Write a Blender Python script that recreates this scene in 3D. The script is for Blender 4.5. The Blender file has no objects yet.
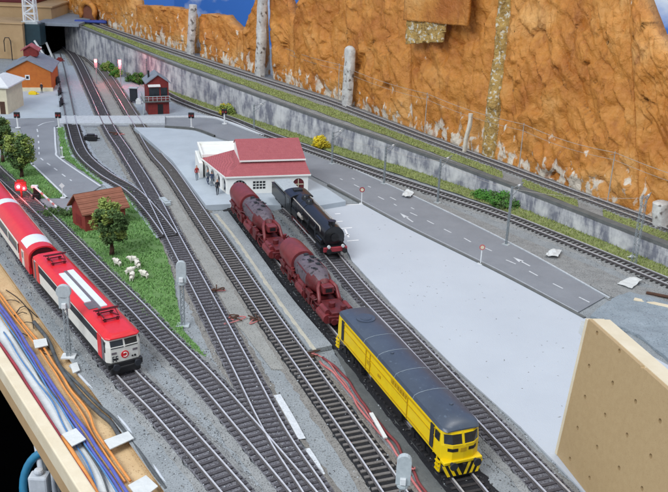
import bpy, bmesh, math, random
from mathutils import Vector, Matrix, noise
from mathutils.geometry import delaunay_2d_cdt
random.seed(7)
SC = bpy.context.scene
COL = SC.collection
S = 0.01                     # everything below is written in centimetres
# ------------------------------------------------------------------ camera, world, lamps, exposure
F, PITCH, ROLL, CH = 870.0, math.radians(21), math.radians(2.1), 40.0
cam = bpy.data.cameras.new('camera'); cam_o = bpy.data.objects.new('camera', cam); COL.objects.link(cam_o)
cam.sensor_width = 36; cam.lens = F / 668 * 36; cam.clip_start = 0.01; cam.clip_end = 50
_R0 = Vector((1, 0, 0)); _U0 = Vector((0, math.sin(PITCH), math.cos(PITCH))); FW = Vector((0, math.cos(PITCH), -math.sin(PITCH)))
CR = math.cos(ROLL) * _R0 + math.sin(ROLL) * _U0; CU = -math.sin(ROLL) * _R0 + math.cos(ROLL) * _U0
mw = Matrix((CR, CU, -FW)).transposed().to_4x4(); mw.translation = Vector((0, 0, CH * S))
cam_o.matrix_world = mw
SC.camera = cam_o
world = bpy.data.worlds.new("World"); SC.world = world; world.use_nodes = True
bg = world.node_tree.nodes['Background']; bg.inputs[0].default_value = (0.78, 0.87, 1.0, 1); bg.inputs[1].default_value = 0.64
def area(name, loc, target, size, power, col):
    l = bpy.data.lights.new(name, 'AREA'); l.shape = 'RECTANGLE'; l.size, l.size_y = size[0] * S, size[1] * S; l.energy = power; l.color = col
    o = bpy.data.objects.new(name, l); COL.objects.link(o); o.location = Vector(loc) * S
    o.rotation_euler = (Vector(target) - Vector(loc)).to_track_quat('-Z', 'Y').to_euler()
area('window_light', (-125, -55, 185), (5, 130, 0), (150, 110), 53, (0.93, 0.97, 1.0))
area('ceiling_light', (60, 120, 260), (10, 130, 0), (120, 60), 20, (1.0, 0.97, 0.92))
SC.view_settings.view_transform = 'Standard'; SC.view_settings.look = 'None'; SC.view_settings.exposure = 0.1; SC.view_settings.gamma = 1
SC.cycles.max_bounces = 6; SC.cycles.use_denoising = True

# ------------------------------------------------------------------ helpers
def G(x, y, z=0.0):
    """where the sight line of a photo point meets the level z"""
    d = FW + CR * ((x - 334) / F) - CU * ((y - 246) / F)
    t = (z - CH) / d.z
    return Vector((d.x * t, d.y * t, z))
def V(x, y, z=0): return Vector((x, y, z))
def lin(c): return c / 12.92 if c <= 0.04045 else ((c + 0.055) / 1.055) ** 2.4
def rgb(r, g, b): return (lin(r / 255), lin(g / 255), lin(b / 255), 1)
MATS = {}
def mat(name, col, col2=None, rough=0.7, scale=200, amt=0.5, bump=0.0, bscale=None, metal=0, spec=0.5, speck=None, coat=0, detail=5):
    """two-tone procedural paint: col <-> col2 by noise, optional fine specks, optional bump"""
    m = bpy.data.materials.new(name); m.use_nodes = True; nt = m.node_tree; N = nt.nodes; L = nt.links
    b = N['Principled BSDF']; b.inputs['Roughness'].default_value = rough; b.inputs['Metallic'].default_value = metal
    b.inputs['Specular IOR Level'].default_value = spec; b.inputs['Coat Weight'].default_value = coat
    tc = N.new('ShaderNodeTexCoord')
    if col2 is None: col2 = tuple(c * 0.8 for c in col[:3]) + (1,)
    n = N.new('ShaderNodeTexNoise'); n.inputs['Scale'].default_value = scale; n.inputs['Detail'].default_value = detail; n.inputs['Roughness'].default_value = 0.65
    L.new(tc.outputs['Object'], n.inputs['Vector'])
    r = N.new('ShaderNodeValToRGB'); r.color_ramp.elements[0].position = 0.5 - amt / 2; r.color_ramp.elements[1].position = 0.5 + amt / 2
    r.color_ramp.elements[0].color = col2; r.color_ramp.elements[1].color = col
    L.new(n.outputs['Fac'], r.inputs[0]); out = r.outputs[0]
    if speck:
        sc, c3, lo, hi = speck
        n2 = N.new('ShaderNodeTexNoise'); n2.inputs['Scale'].default_value = sc; n2.inputs['Detail'].default_value = 3
        L.new(tc.outputs['Object'], n2.inputs['Vector'])
        r2 = N.new('ShaderNodeValToRGB'); r2.color_ramp.elements[0].position = lo; r2.color_ramp.elements[1].position = hi
        r2.color_ramp.elements[0].color = (0, 0, 0, 1); r2.color_ramp.elements[1].color = (1, 1, 1, 1); L.new(n2.outputs['Fac'], r2.inputs[0])
        mx = N.new('ShaderNodeMix'); mx.data_type = 'RGBA'; L.new(r2.outputs[0], mx.inputs[0]); L.new(out, mx.inputs[6]); mx.inputs[7].default_value = c3
        out = mx.outputs[2]
    L.new(out, b.inputs['Base Color'])
    if bump:
        n3 = N.new('ShaderNodeTexNoise'); n3.inputs['Scale'].default_value = bscale or scale * 3; n3.inputs['Detail'].default_value = 6
        L.new(tc.outputs['Object'], n3.inputs['Vector'])
        bp = N.new('ShaderNodeBump'); bp.inputs['Strength'].default_value = 1; bp.inputs['Distance'].default_value = bump * S
        L.new(n3.outputs['Fac'], bp.inputs['Height']); L.new(bp.outputs[0], b.inputs['Normal'])
    MATS[name] = m
    return m
def emis(name, col, strength):
    m = bpy.data.materials.new(name); m.use_nodes = True; b = m.node_tree.nodes['Principled BSDF']
    b.inputs['Base Color'].default_value = col; b.inputs['Emission Color'].default_value = col; b.inputs['Emission Strength'].default_value = strength
    MATS[name] = m; return m

class MB:
    def __init__(s): s.v = []; s.f = []; s.m = []; s.uv = None; s.cm = 0
    def add(s, vs, fs, m=None):
        k = len(s.v); s.v += [tuple(v) for v in vs]
        for f in fs: s.f.append([i + k for i in f]); s.m.append(s.cm if m is None else m)
        return s
    def box(s, x0, x1, y0, y1, z0, z1, m=None, M=None):
        vs = [V(x, y, z) for x in (x0, x1) for y in (y0, y1) for z in (z0, z1)]
        if M: vs = [M @ v for v in vs]
        return s.add(vs, [(0, 1, 3, 2), (4, 6, 7, 5), (0, 4, 5, 1), (2, 3, 7, 6), (0, 2, 6, 4), (1, 5, 7, 3)], m)
    def bar(s, a, b, w, h, m=None, up=V(0, 0, 1)):
        a, b = Vector(a), Vector(b); d = b - a; x = d.normalized(); y = up.cross(x)
        if y.length < 1e-4: y = V(0, 1, 0).cross(x)
        y.normalize(); z = x.cross(y)
        vs = [p + y * (sy * w / 2) + z * (sz * h / 2) for p in (a, b) for sy in (-1, 1) for sz in (-1, 1)]
        return s.add(vs, [(0, 1, 3, 2), (4, 6, 7, 5), (0, 4, 5, 1), (2, 3, 7, 6), (0, 2, 6, 4), (1, 5, 7, 3)], m)
    def cyl(s, a, b, r0, r1=None, n=16, m=None, cap=True):
        r1 = r0 if r1 is None else r1
        a, b = Vector(a), Vector(b); x = (b - a).normalized(); y = x.orthogonal().normalized(); z = x.cross(y)
        vs = [p + (y * math.cos(t) + z * math.sin(t)) * r for p, r in ((a, r0), (b, r1)) for t in [2 * math.pi * i / n for i in range(n)]]
        fs = [(i, (i + 1) % n, n + (i + 1) % n, n + i) for i in range(n)]
        if cap: fs += [tuple(range(n - 1, -1, -1)), tuple(range(n, 2 * n))]
        return s.add(vs, fs, m)
    def tube(s, pts, r, n=8, m=None):
        pts = [Vector(p) for p in pts]; vs = []; k = len(pts)
        for i, p in enumerate(pts):
            d = (pts[min(i + 1, k - 1)] - pts[max(i - 1, 0)]).normalized(); y = V(0, 0, 1).cross(d)
            if y.length < 1e-3: y = V(0, 1, 0).cross(d)
            y.normalize(); z = d.cross(y)
            rr = r(i / (k - 1)) if callable(r) else r
            vs += [p + (y * math.cos(t) + z * math.sin(t)) * rr for t in [2 * math.pi * j / n for j in range(n)]]
        fs = [(i * n + j, i * n + (j + 1) % n, (i + 1) * n + (j + 1) % n, (i + 1) * n + j) for i in range(k - 1) for j in range(n)]
        fs += [tuple(range(n - 1, -1, -1)), tuple(range((k - 1) * n, k * n))]
        return s.add(vs, fs, m)
    def loft(s, rings, m=None, cap=True, closed=True):
        n = len(rings[0]); vs = [v for r in rings for v in r]; fs = []
        for i in range(len(rings) - 1):
            for j in range(n if closed else n - 1):
                fs.append((i * n + j, i * n + (j + 1) % n, (i + 1) * n + (j + 1) % n, (i + 1) * n + j))
        if cap: fs += [tuple(range(n - 1, -1, -1)), tuple(range((len(rings) - 1) * n, len(rings) * n))]
        return s.add(vs, fs, m)
    def prism(s, poly, z0, z1, m=None):
        """poly: list of Vectors (xy used), extruded upwards"""
        n = len(poly); vs = [V(p[0], p[1], z0) for p in poly] + [V(p[0], p[1], z1) for p in poly]
        return s.add(vs, [tuple(range(n - 1, -1, -1)), tuple(range(n, 2 * n))] + [(i, (i + 1) % n, n + (i + 1) % n, n + i) for i in range(n)], m)
    def plate(s, outline, holes, M, t, m=None):
        """flat plate with real openings; outline and holes in 2-D, M maps (u, v, depth) to 3-D, thickness t"""
        pts = []; edges = []
        for lp in [outline] + holes:
            k = len(pts); pts += [Vector((p[0], p[1])) for p in lp]; edges += [(k + i, k + (i + 1) % len(lp)) for i in range(len(lp))]
        r = delaunay_2d_cdt(pts, edges, [], 1, 1e-6); vv, ff = r[0], r[2]
        def inside(p, lp):
            c = False
            for i in range(len(lp)):
                a, b = lp[i], lp[i - 1]
                if (a[1] > p[1]) != (b[1] > p[1]) and p[0] < (b[0] - a[0]) * (p[1] - a[1]) / (b[1] - a[1]) + a[0]: c = not c
            return c
        keep = []
        for f in ff:
            c = sum((vv[i] for i in f), Vector((0, 0))) / len(f)
            if inside(c, outline) and not any(inside(c, h) for h in holes): keep.append(f)
        n = len(vv)
        vs = [M @ V(p.x, p.y, 0) for p in vv] + [M @ V(p.x, p.y, t) for p in vv]
        fs = [tuple(f) for f in keep] + [tuple(n + i for i in reversed(f)) for f in keep]
        cnt = {}
        for f in keep:
            for i in range(len(f)): e = (f[i], f[(i + 1) % len(f)]); cnt[e] = 1
        for a, b in cnt:
            if (b, a) not in cnt: fs.append((b, a, n + a, n + b))
        return s.add(vs, fs, m)
    def build(s, name, mats, parent=None, smooth=False, bevel=0, seg=2, recalc=True):
        me = bpy.data.meshes.new(name)
        me.from_pydata([(v[0] * S, v[1] * S, v[2] * S) for v in s.v], [], s.f)
        if not isinstance(mats, (list, tuple)): mats = [mats]
        for m in mats: me.materials.append(MATS[m] if isinstance(m, str) else m)
        me.polygons.foreach_set('material_index', s.m)
        if s.uv:
            ul = me.uv_layers.new(name='UVMap')
            for lp in me.loops: ul.data[lp.index].uv = s.uv[lp.vertex_index]
        if recalc:
            bm = bmesh.new(); bm.from_mesh(me); bmesh.ops.recalc_face_normals(bm, faces=bm.faces); bm.to_mesh(me); bm.free()
        if smooth:
            me.polygons.foreach_set('use_smooth', [True] * len(me.polygons))
            if smooth == 'angle': me.set_sharp_from_angle(angle=math.radians(35))
        me.update()
        o = bpy.data.objects.new(name, me); COL.objects.link(o)
        if bevel:
            b = o.modifiers.new('bevel', 'BEVEL'); b.width = bevel * S; b.segments = seg; b.limit_method = 'ANGLE'; b.angle_limit = math.radians(40)
        if parent: o.parent = parent
        return o
def tag(o, label=None, cat=None, group=None, kind=None):
    if label: o['label'] = label
    if cat: o['category'] = cat
    if group: o['group'] = group
    if kind: o['kind'] = kind
    return o
def thing(name, loc, rz, label, cat, group=None):
    o = bpy.data.objects.new(name, None); COL.objects.link(o); o.empty_display_size = 0.01
    o.location = Vector(loc) * S; o.rotation_euler = (0, 0, rz)
    return tag(o, label, cat, group)
def copy_tree(o, loc=None, rz=None, label=None, parent=None, scale=None):
    c = o.copy(); COL.objects.link(c); c.parent = parent
    for ch in o.children: copy_tree(ch, parent=c)
    if loc is not None: c.location = Vector(loc) * S
    if rz is not None: c.rotation_euler = (0, 0, rz)
    if scale: c.scale = (scale,) * 3
    if label: c['label'] = label
    return c
def struct(name, mb, m, **k): return tag(mb.build(name, m, **k), kind='structure')
def smooth_path(pts, step=1.0):
    """Catmull-Rom through points, resampled evenly"""
    P = [Vector(p) for p in pts]; P = [2 * P[0] - P[1]] + P + [2 * P[-1] - P[-2]]; out = []
    for i in range(1, len(P) - 2):
        a, b, c, d = P[i - 1:i + 3]
        for k in range(24):
            t = k / 24; out.append(0.5 * ((2 * b) + (c - a) * t + (2 * a - 5 * b + 4 * c - d) * t * t + (3 * b - a - 3 * c + d) * t ** 3))
    out.append(P[-2]); res = [out[0]]; acc = 0
    for i in range(1, len(out)):
        seg = (out[i] - out[i - 1]).length; d = 0
        while acc + seg - d >= step:
            d += step - acc; acc = 0; res.append(out[i - 1].lerp(out[i], d / seg))
        acc += seg - d
    return res
def gp(pix, z=0): return [G(x, y, z) for x, y in pix]
def frames(path):
    k = len(path); r = []
    for i in range(k):
        d = path[min(i + 1, k - 1)] - path[max(i - 1, 0)]; d.z = 0; d.normalize(); r.append((path[i], V(-d.y, d.x), d))
    return r
def ribbon(mb, path, prof, m=None, jit=0):
    """sweep an open cross-section [(side, z)] along a path"""
    fr = frames(path); n = len(prof); vs = []
    for p, nn, d in fr:
        for k, (o, z) in enumerate(prof):
            j = jit * noise.noise(V(p.x * 0.9, p.y * 0.9, k * 7.0)) if k in (0, n - 1) else 0
            vs.append(p + nn * (o + (j if o > 0 else -j)) + V(0, 0, z))
    mb.add(vs, [(i * n + j, i * n + j + 1, (i + 1) * n + j + 1, (i + 1) * n + j) for i in range(len(fr) - 1) for j in range(n - 1)], m)
def inside(p, lp):
    c = False
    for i in range(len(lp)):
        a, b = lp[i], lp[i - 1]
        if (a[1] > p[1]) != (b[1] > p[1]) and p[0] < (b[0] - a[0]) * (p[1] - a[1]) / (b[1] - a[1]) + a[0]: c = not c
    return c
def sheet(name, pix, z, t, m, rough_edge=0.0):
    """a flat real sheet of thickness t on the ground with slightly uneven edge"""
    poly = gp(pix)
    if rough_edge:
        q = []
        for i in range(len(poly)):
            a, b = poly[i], poly[(i + 1) % len(poly)]; k = max(1, int((b - a).length / 0.7))
            for j in range(k):
                p = a.lerp(b, j / k); q.append(p + V(noise.noise(p * 0.8), noise.noise(p * 0.8 + V(9, 3, 1))) * rough_edge)
        poly = q
    mb = MB(); mb.prism(poly, z - t, z); return struct(name, mb, m)

# ------------------------------------------------------------------ materials
mat('base_grey', rgb(160, 165, 168), rgb(130, 135, 138), 0.95, 45, 0.6, 0.1, 800, speck=(750, rgb(92, 94, 96), 0.55, 0.7))
mat('line_white', rgb(252, 252, 252), rgb(240, 240, 240), 0.7, 300, 0.5)
mat('quay_paint', rgb(190, 195, 202), rgb(178, 183, 191), 0.85, 9, 0.6, 0.02, 700, speck=(420, rgb(150, 158, 168), 0.72, 0.78))
mat('apron_paint', rgb(180, 189, 197), rgb(165, 174, 182), 0.8, 30, 0.5, 0.02, 700, speck=(900, rgb(140, 148, 154), 0.66, 0.75))
mat('asphalt', rgb(142, 145, 151), rgb(122, 125, 131), 0.85, 22, 0.6, 0.02, 1500, speck=(1800, rgb(92, 95, 102), 0.6, 0.7))
mat('marking', rgb(222, 225, 228), rgb(176, 180, 185), 0.7, 500, 0.5)
mat('kerb', rgb(200, 205, 210), rgb(160, 165, 170), 0.8, 300, 0.5)
mat('gravel_grey', rgb(162, 163, 162), rgb(128, 129, 129), 0.95, 90, 0.6, 0.12, 900, speck=(800, rgb(84, 84, 84), 0.54, 0.68))
mat('gravel_dark', rgb(92, 90, 92), rgb(62, 60, 62), 0.95, 300, 0.5)
mat('walk_tan', rgb(162, 161, 156), rgb(138, 138, 134), 0.95, 40, 0.6, 0.1, 800, speck=(750, rgb(100, 98, 94), 0.56, 0.7))
mat('ballast_dark', rgb(40, 40, 45), rgb(16, 16, 19), 0.95, 400, 0.5, 0.12, 1400)
mat('ballast_mauve', rgb(138, 137, 143), rgb(92, 90, 97), 0.95, 350, 0.5, 0.14, 1000, speck=(850, rgb(58, 56, 62), 0.53, 0.63))
mat('ballast_pale', rgb(176, 184, 192), rgb(140, 148, 156), 0.95, 200, 0.6, 0.08, 1300)
mat('ballast_edge', rgb(156, 152, 146), rgb(116, 113, 109), 0.95, 300, 0.5, 0.12, 1200, speck=(800, rgb(76, 70, 66), 0.55, 0.68))
mat('sleeper_black', rgb(58, 54, 54), rgb(38, 36, 38), 0.8, 500, 0.5, 0.02, 2000)
mat('sleeper_mauve', rgb(88, 84, 88), rgb(56, 53, 58), 0.85, 500, 0.6, 0.02, 2000)
mat('sleeper_worn', rgb(126, 120, 116), rgb(88, 84, 82), 0.85, 500, 0.6, 0.02, 2000)
mat('rail_steel', rgb(236, 235, 238), rgb(196, 194, 198), 0.3, 250, 0.6, metal=0.4)
mat('rail_side', rgb(112, 106, 106), rgb(78, 72, 72), 0.6, 250, 0.6, metal=0.2)
mat('rail_dull', rgb(136, 130, 130), rgb(96, 90, 90), 0.5, 250, 0.6, metal=0.4)
mat('grass_base', rgb(116, 150, 88), rgb(88, 124, 70), 0.95, 90, 0.5, 0.15, 900, speck=(500, rgb(120, 140, 90), 0.6, 0.75))
mat('grass_blade', rgb(132, 172, 100), rgb(96, 140, 76), 0.9, 80, 0.6)
mat('olive_base', rgb(152, 156, 104), rgb(118, 126, 80), 0.95, 90, 0.5, 0.15, 900)
mat('olive_blade', rgb(172, 178, 112), rgb(128, 144, 78), 0.9, 60, 0.5)
mat('concrete_dark', rgb(112, 114, 112), rgb(84, 86, 86), 0.9, 60, 0.5, 0.04, 600)
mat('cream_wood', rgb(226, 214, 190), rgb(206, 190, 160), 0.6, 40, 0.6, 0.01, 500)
mat('tan_board', rgb(212, 184, 142), rgb(184, 152, 110), 0.75, 70, 0.6, 0.03, 800, speck=(700, rgb(150, 116, 80), 0.6, 0.7))
mat('hardboard', rgb(182, 156, 116), rgb(168, 141, 102), 0.6, 220, 0.7, 0.006, 1500, speck=(2200, rgb(148, 120, 82), 0.6, 0.7))
mat('white_paper', rgb(214, 216, 214), rgb(194, 197, 198), 0.7, 80, 0.5, 0.05, 300)
mat('slab_blue', rgb(154, 164, 172), rgb(124, 134, 142), 0.9, 60, 0.6, 0.12, 500, speck=(600, rgb(84, 92, 100), 0.58, 0.72))
mat('black', rgb(26, 26, 30), rgb(16, 16, 18), 0.5, 300, 0.5)
mat('black_gloss', rgb(30, 31, 35), rgb(18, 19, 22), 0.28, 300, 0.5)
mat('shade_black', (0.0012, 0.0012, 0.0014, 1), (0.0008, 0.0008, 0.0008, 1), 1.0, 20, 0.5, spec=0.0)  # near-black standing in for deep shade, put into the colour
mat('glass_dark', rgb(46, 52, 58), rgb(24, 27, 30), 0.12, 120, 0.5)
mat('white_plastic', rgb(226, 228, 228), rgb(204, 206, 208), 0.5, 300, 0.5)
mat('grey_plastic', rgb(186, 194, 196), rgb(158, 166, 170), 0.5, 300, 0.5)
mat('mast_grey', rgb(162, 170, 174), rgb(130, 138, 142), 0.5, 300, 0.5, metal=0.2)
mat('wire', rgb(190, 182, 172), rgb(150, 144, 138), 0.5, 300, 0.5)
mat('yellow', rgb(238, 206, 12), rgb(226, 190, 8), 0.38, 160, 0.6, spec=0.5)
mat('yellow_dark', rgb(196, 160, 10), rgb(170, 132, 8), 0.45, 160, 0.6)
mat('roof_slate', rgb(78, 88, 102), rgb(54, 62, 76), 0.34, 30, 0.7, speck=(300, rgb(92, 104, 120), 0.62, 0.8))
mat('train_red', rgb(222, 40, 50), rgb(206, 32, 42), 0.3, 160, 0.6)
mat('train_white', rgb(228, 226, 218), rgb(206, 204, 196), 0.4, 200, 0.6)
mat('train_grey', rgb(120, 110, 116), rgb(92, 86, 92), 0.5, 200, 0.6)
mat('roof_white', rgb(226, 230, 236), rgb(206, 212, 220), 0.45, 120, 0.6)
mat('steam_red', rgb(112, 36, 38), rgb(62, 20, 24), 0.45, 140, 0.6, 0.02, 700, speck=(260, rgb(86, 36, 38), 0.58, 0.7))
mat('steam_red_light', rgb(134, 52, 54), rgb(92, 32, 36), 0.42, 120, 0.6, speck=(300, rgb(112, 50, 52), 0.6, 0.72))
mat('steam_soot', rgb(112, 102, 110), rgb(74, 62, 70), 0.55, 80, 0.5, speck=(200, rgb(52, 44, 48), 0.56, 0.66))
mat('brick_red', rgb(134, 42, 38), rgb(100, 30, 30), 0.75, 200, 0.5, 0.03, 800)
mat('hut_red', rgb(150, 62, 50), rgb(116, 44, 38), 0.75, 120, 0.6, 0.03, 700)
mat('station_wall', rgb(242, 242, 238), rgb(228, 228, 222), 0.8, 60, 0.5, 0.01, 900)
mat('roof_grey', rgb(140, 148, 158), rgb(112, 120, 130), 0.7, 100, 0.6, 0.05, 400)
mat('brown_wall', rgb(196, 112, 40), rgb(168, 88, 28), 0.7, 120, 0.6)
mat('edge_cream', rgb(192, 186, 168), rgb(158, 155, 146), 0.85, 120, 0.6, 0.05, 700)
mat('cream', rgb(222, 212, 184), rgb(198, 188, 160), 0.75, 120, 0.6)
mat('teal', rgb(28, 62, 72), rgb(14, 34, 42), 0.5, 40, 0.6)
mat('maroon', rgb(104, 22, 30), rgb(74, 14, 20), 0.5, 30, 0.6)
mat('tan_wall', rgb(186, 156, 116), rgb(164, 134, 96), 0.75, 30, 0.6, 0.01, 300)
mat('bark', rgb(92, 62, 46), rgb(60, 42, 34), 0.9, 300, 0.6)
mat('leaf_a', rgb(146, 160, 78), rgb(104, 124, 56), 0.8, 100, 0.6)
mat('leaf_b', rgb(86, 112, 58), rgb(54, 78, 42), 0.85, 100, 0.6)
mat('leaf_yellow2', rgb(206, 180, 30), rgb(150, 144, 40), 0.8, 100, 0.6)
mat('leaf_yellow', rgb(240, 216, 24), rgb(206, 180, 20), 0.8, 100, 0.6)
mat('leaf_bright', rgb(86, 140, 48), rgb(50, 104, 32), 0.8, 100, 0.6)
mat('wool', rgb(236, 232, 220), rgb(206, 200, 186), 0.95, 500, 0.6, 0.05, 1500)
mat('skin', rgb(206, 150, 120), rgb(186, 130, 104), 0.6, 300, 0.5)
mat('cloth_blue', rgb(60, 76, 104), rgb(44, 56, 80), 0.8, 300, 0.5)
mat('cloth_dark', rgb(44, 48, 56), rgb(30, 32, 38), 0.8, 300, 0.5)
mat('cloth_red', rgb(176, 62, 56), rgb(140, 44, 42), 0.8, 300, 0.5)
mat('cloth_grey', rgb(120, 130, 138), rgb(92, 100, 108), 0.8, 300, 0.5)
mat('cable_blue', rgb(96, 104, 180), rgb(76, 84, 156), 0.4, 100, 0.5)
mat('cable_cyan', rgb(92, 140, 190), rgb(70, 114, 166), 0.4, 100, 0.5)
mat('cable_orange', rgb(226, 156, 82), rgb(206, 128, 62), 0.45, 100, 0.5)
mat('cable_red', rgb(176, 62, 72), rgb(140, 46, 56), 0.45, 60, 0.5)
mat('cable_dull', rgb(146, 66, 68), rgb(110, 48, 50), 0.5, 80, 0.6)
mat('cable_pink', rgb(206, 130, 128), rgb(170, 84, 84), 0.5, 60, 0.6)
mat('cable_grey', rgb(92, 96, 98), rgb(56, 58, 60), 0.5, 120, 0.5)
mat('cable_white', rgb(206, 210, 216), rgb(176, 182, 190), 0.5, 120, 0.5)
mat('cable_ring', rgb(52, 132, 168), rgb(36, 104, 140), 0.35, 60, 0.5)
mat('plaster', rgb(232, 226, 214), rgb(196, 186, 168), 0.85, 120, 0.6, 0.08, 600)
mat('pillar_paint', rgb(222, 220, 214), rgb(170, 168, 166), 0.7, 60, 0.4, 0.08, 200, speck=(90, rgb(108, 100, 94), 0.56, 0.66))
mat('crack_shade_brown', rgb(146, 82, 36), rgb(108, 58, 26), 0.9, 60, 0.5)  # brown that carries the shade of the cliff crack in its colour
mat('rock_moss', rgb(204, 168, 96), rgb(150, 118, 68), 0.95, 90, 0.5, 0.4, 250, speck=(160, rgb(214, 206, 186), 0.55, 0.63))
mat('blue_fabric', rgb(56, 76, 160), rgb(40, 56, 120), 0.7, 60, 0.5, 0.1, 120)
emis('lamp_red', (1, 0.05, 0.06, 1), 26); emis('lamp_warm', (1, 0.22, 0.12, 1), 26)
emis('lamp_white', (1, 0.72, 0.68, 1), 5); emis('glow_rose', (1, 0.03, 0.05, 1), 2.2)

def roof_tile(name, c1, c2, sc=(160, 300)):
    m = mat(name, c1, c2, 0.7, 120, 0.7); nt = m.node_tree; N = nt.nodes; L = nt.links; b = N['Principled BSDF']
    tc = N.new('ShaderNodeTexCoord'); w = N.new('ShaderNodeTexWave'); w.bands_direction = 'X'; w.inputs['Scale'].default_value = sc[0]; w.inputs['Distortion'].default_value = 0.6
    L.new(tc.outputs['Object'], w.inputs['Vector']); w2 = N.new('ShaderNodeTexWave'); w2.bands_direction = 'Z'; w2.inputs['Scale'].default_value = sc[1]; L.new(tc.outputs['Object'], w2.inputs['Vector'])
    ad = N.new('ShaderNodeMath'); L.new(w.outputs['Fac'], ad.inputs[0]); L.new(w2.outputs['Fac'], ad.inputs[1])
    bp = N.new('ShaderNodeBump'); bp.inputs['Distance'].default_value = 0.0006; L.new(ad.outputs[0], bp.inputs['Height']); L.new(bp.outputs[0], b.inputs['Normal'])
roof_tile('tile_red', rgb(188, 102, 106), rgb(168, 84, 90))
roof_tile('tile_brown', rgb(158, 100, 76), rgb(126, 76, 58), (100, 180))

def cliff_material():
    m = bpy.data.materials.new('cliff_orange'); m.use_nodes = True; nt = m.node_tree; N = nt.nodes; L = nt.links; b = N['Principled BSDF']
    b.inputs['Roughness'].default_value = 0.52
    uv = N.new('ShaderNodeUVMap'); tc = N.new('ShaderNodeTexCoord')
    n = N.new('ShaderNodeTexNoise'); n.inputs['Scale'].default_value = 9; n.inputs['Detail'].default_value = 8; n.inputs['Roughness'].default_value = 0.6; L.new(tc.outputs['Object'], n.inputs['Vector'])
    r = N.new('ShaderNodeValToRGB'); e = r.color_ramp.elements; e[0].position = 0.33; e[0].color = rgb(172, 100, 34); e[1].position = 0.68; e[1].color = rgb(222, 168, 100)
    k = r.color_ramp.elements.new(0.5); k.color = rgb(204, 136, 58); L.new(n.outputs['Fac'], r.inputs[0])
    # bare plaster showing near the foot of the cliff; uv.y is the height in metres above the foot
    sep = N.new('ShaderNodeSeparateXYZ'); L.new(uv.outputs[0], sep.inputs[0])
    n2 = N.new('ShaderNodeTexNoise'); n2.inputs['Scale'].default_value = 1; n2.inputs['Detail'].default_value = 7; mp5 = N.new('ShaderNodeMapping'); mp5.inputs['Scale'].default_value = (75, 75, 34); L.new(tc.outputs['Object'], mp5.inputs['Vector']); L.new(mp5.outputs[0], n2.inputs['Vector'])
    mr = N.new('ShaderNodeMapRange'); mr.inputs['From Min'].default_value = 0; mr.inputs['From Max'].default_value = 0.10; mr.inputs['To Min'].default_value = 0.12; mr.inputs['To Max'].default_value = -0.13; L.new(sep.outputs['Y'], mr.inputs['Value'])
    ad = N.new('ShaderNodeMath'); L.new(n2.outputs['Fac'], ad.inputs[0]); L.new(mr.outputs[0], ad.inputs[1])
    r2 = N.new('ShaderNodeValToRGB'); r2.color_ramp.elements[0].position = 0.6; r2.color_ramp.elements[1].position = 0.66; L.new(ad.outputs[0], r2.inputs[0])
    mx = N.new('ShaderNodeMix'); mx.data_type = 'RGBA'; L.new(r2.outputs[0], mx.inputs[0]); L.new(r.outputs[0], mx.inputs[6]); mx.inputs[7].default_value = rgb(226, 214, 196)
    # thin dark brown brush streaks
    mp = N.new('ShaderNodeMapping'); mp.inputs['Scale'].default_value = (70, 70, 16); mp.inputs['Rotation'].default_value = (0, 0.5, 0); L.new(tc.outputs['Object'], mp.inputs['Vector'])
    n3 = N.new('ShaderNodeTexNoise'); n3.inputs['Scale'].default_value = 1; n3.inputs['Detail'].default_value = 5; L.new(mp.outputs[0], n3.inputs['Vector'])
    r3 = N.new('ShaderNodeValToRGB'); r3.color_ramp.elements[0].position = 0.56; r3.color_ramp.elements[1].position = 0.74; L.new(n3.outputs['Fac'], r3.inputs[0])
    r3.color_ramp.elements[1].color = (0.65, 0.65, 0.65, 1)
    mx2 = N.new('ShaderNodeMix'); mx2.data_type = 'RGBA'; L.new(r3.outputs[0], mx2.inputs[0]); L.new(mx.outputs[2], mx2.inputs[6]); mx2.inputs[7].default_value = rgb(150, 88, 36)
    L.new(mx2.outputs[2], b.inputs['Base Color'])
    n4 = N.new('ShaderNodeTexNoise'); n4.inputs['Scale'].default_value = 130; n4.inputs['Detail'].default_value = 8; n4.inputs['Roughness'].default_value = 0.6; n4.inputs['Distortion'].default_value = 0.6; L.new(tc.outputs['Object'], n4.inputs['Vector'])
    bp = N.new('ShaderNodeBump'); bp.inputs['Distance'].default_value = 0.0045; bp.inputs['Strength'].default_value = 0.9; L.new(n4.outputs['Fac'], bp.inputs['Height']); L.new(bp.outputs[0], b.inputs['Normal'])
    MATS['cliff_orange'] = m
cliff_material()
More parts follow.
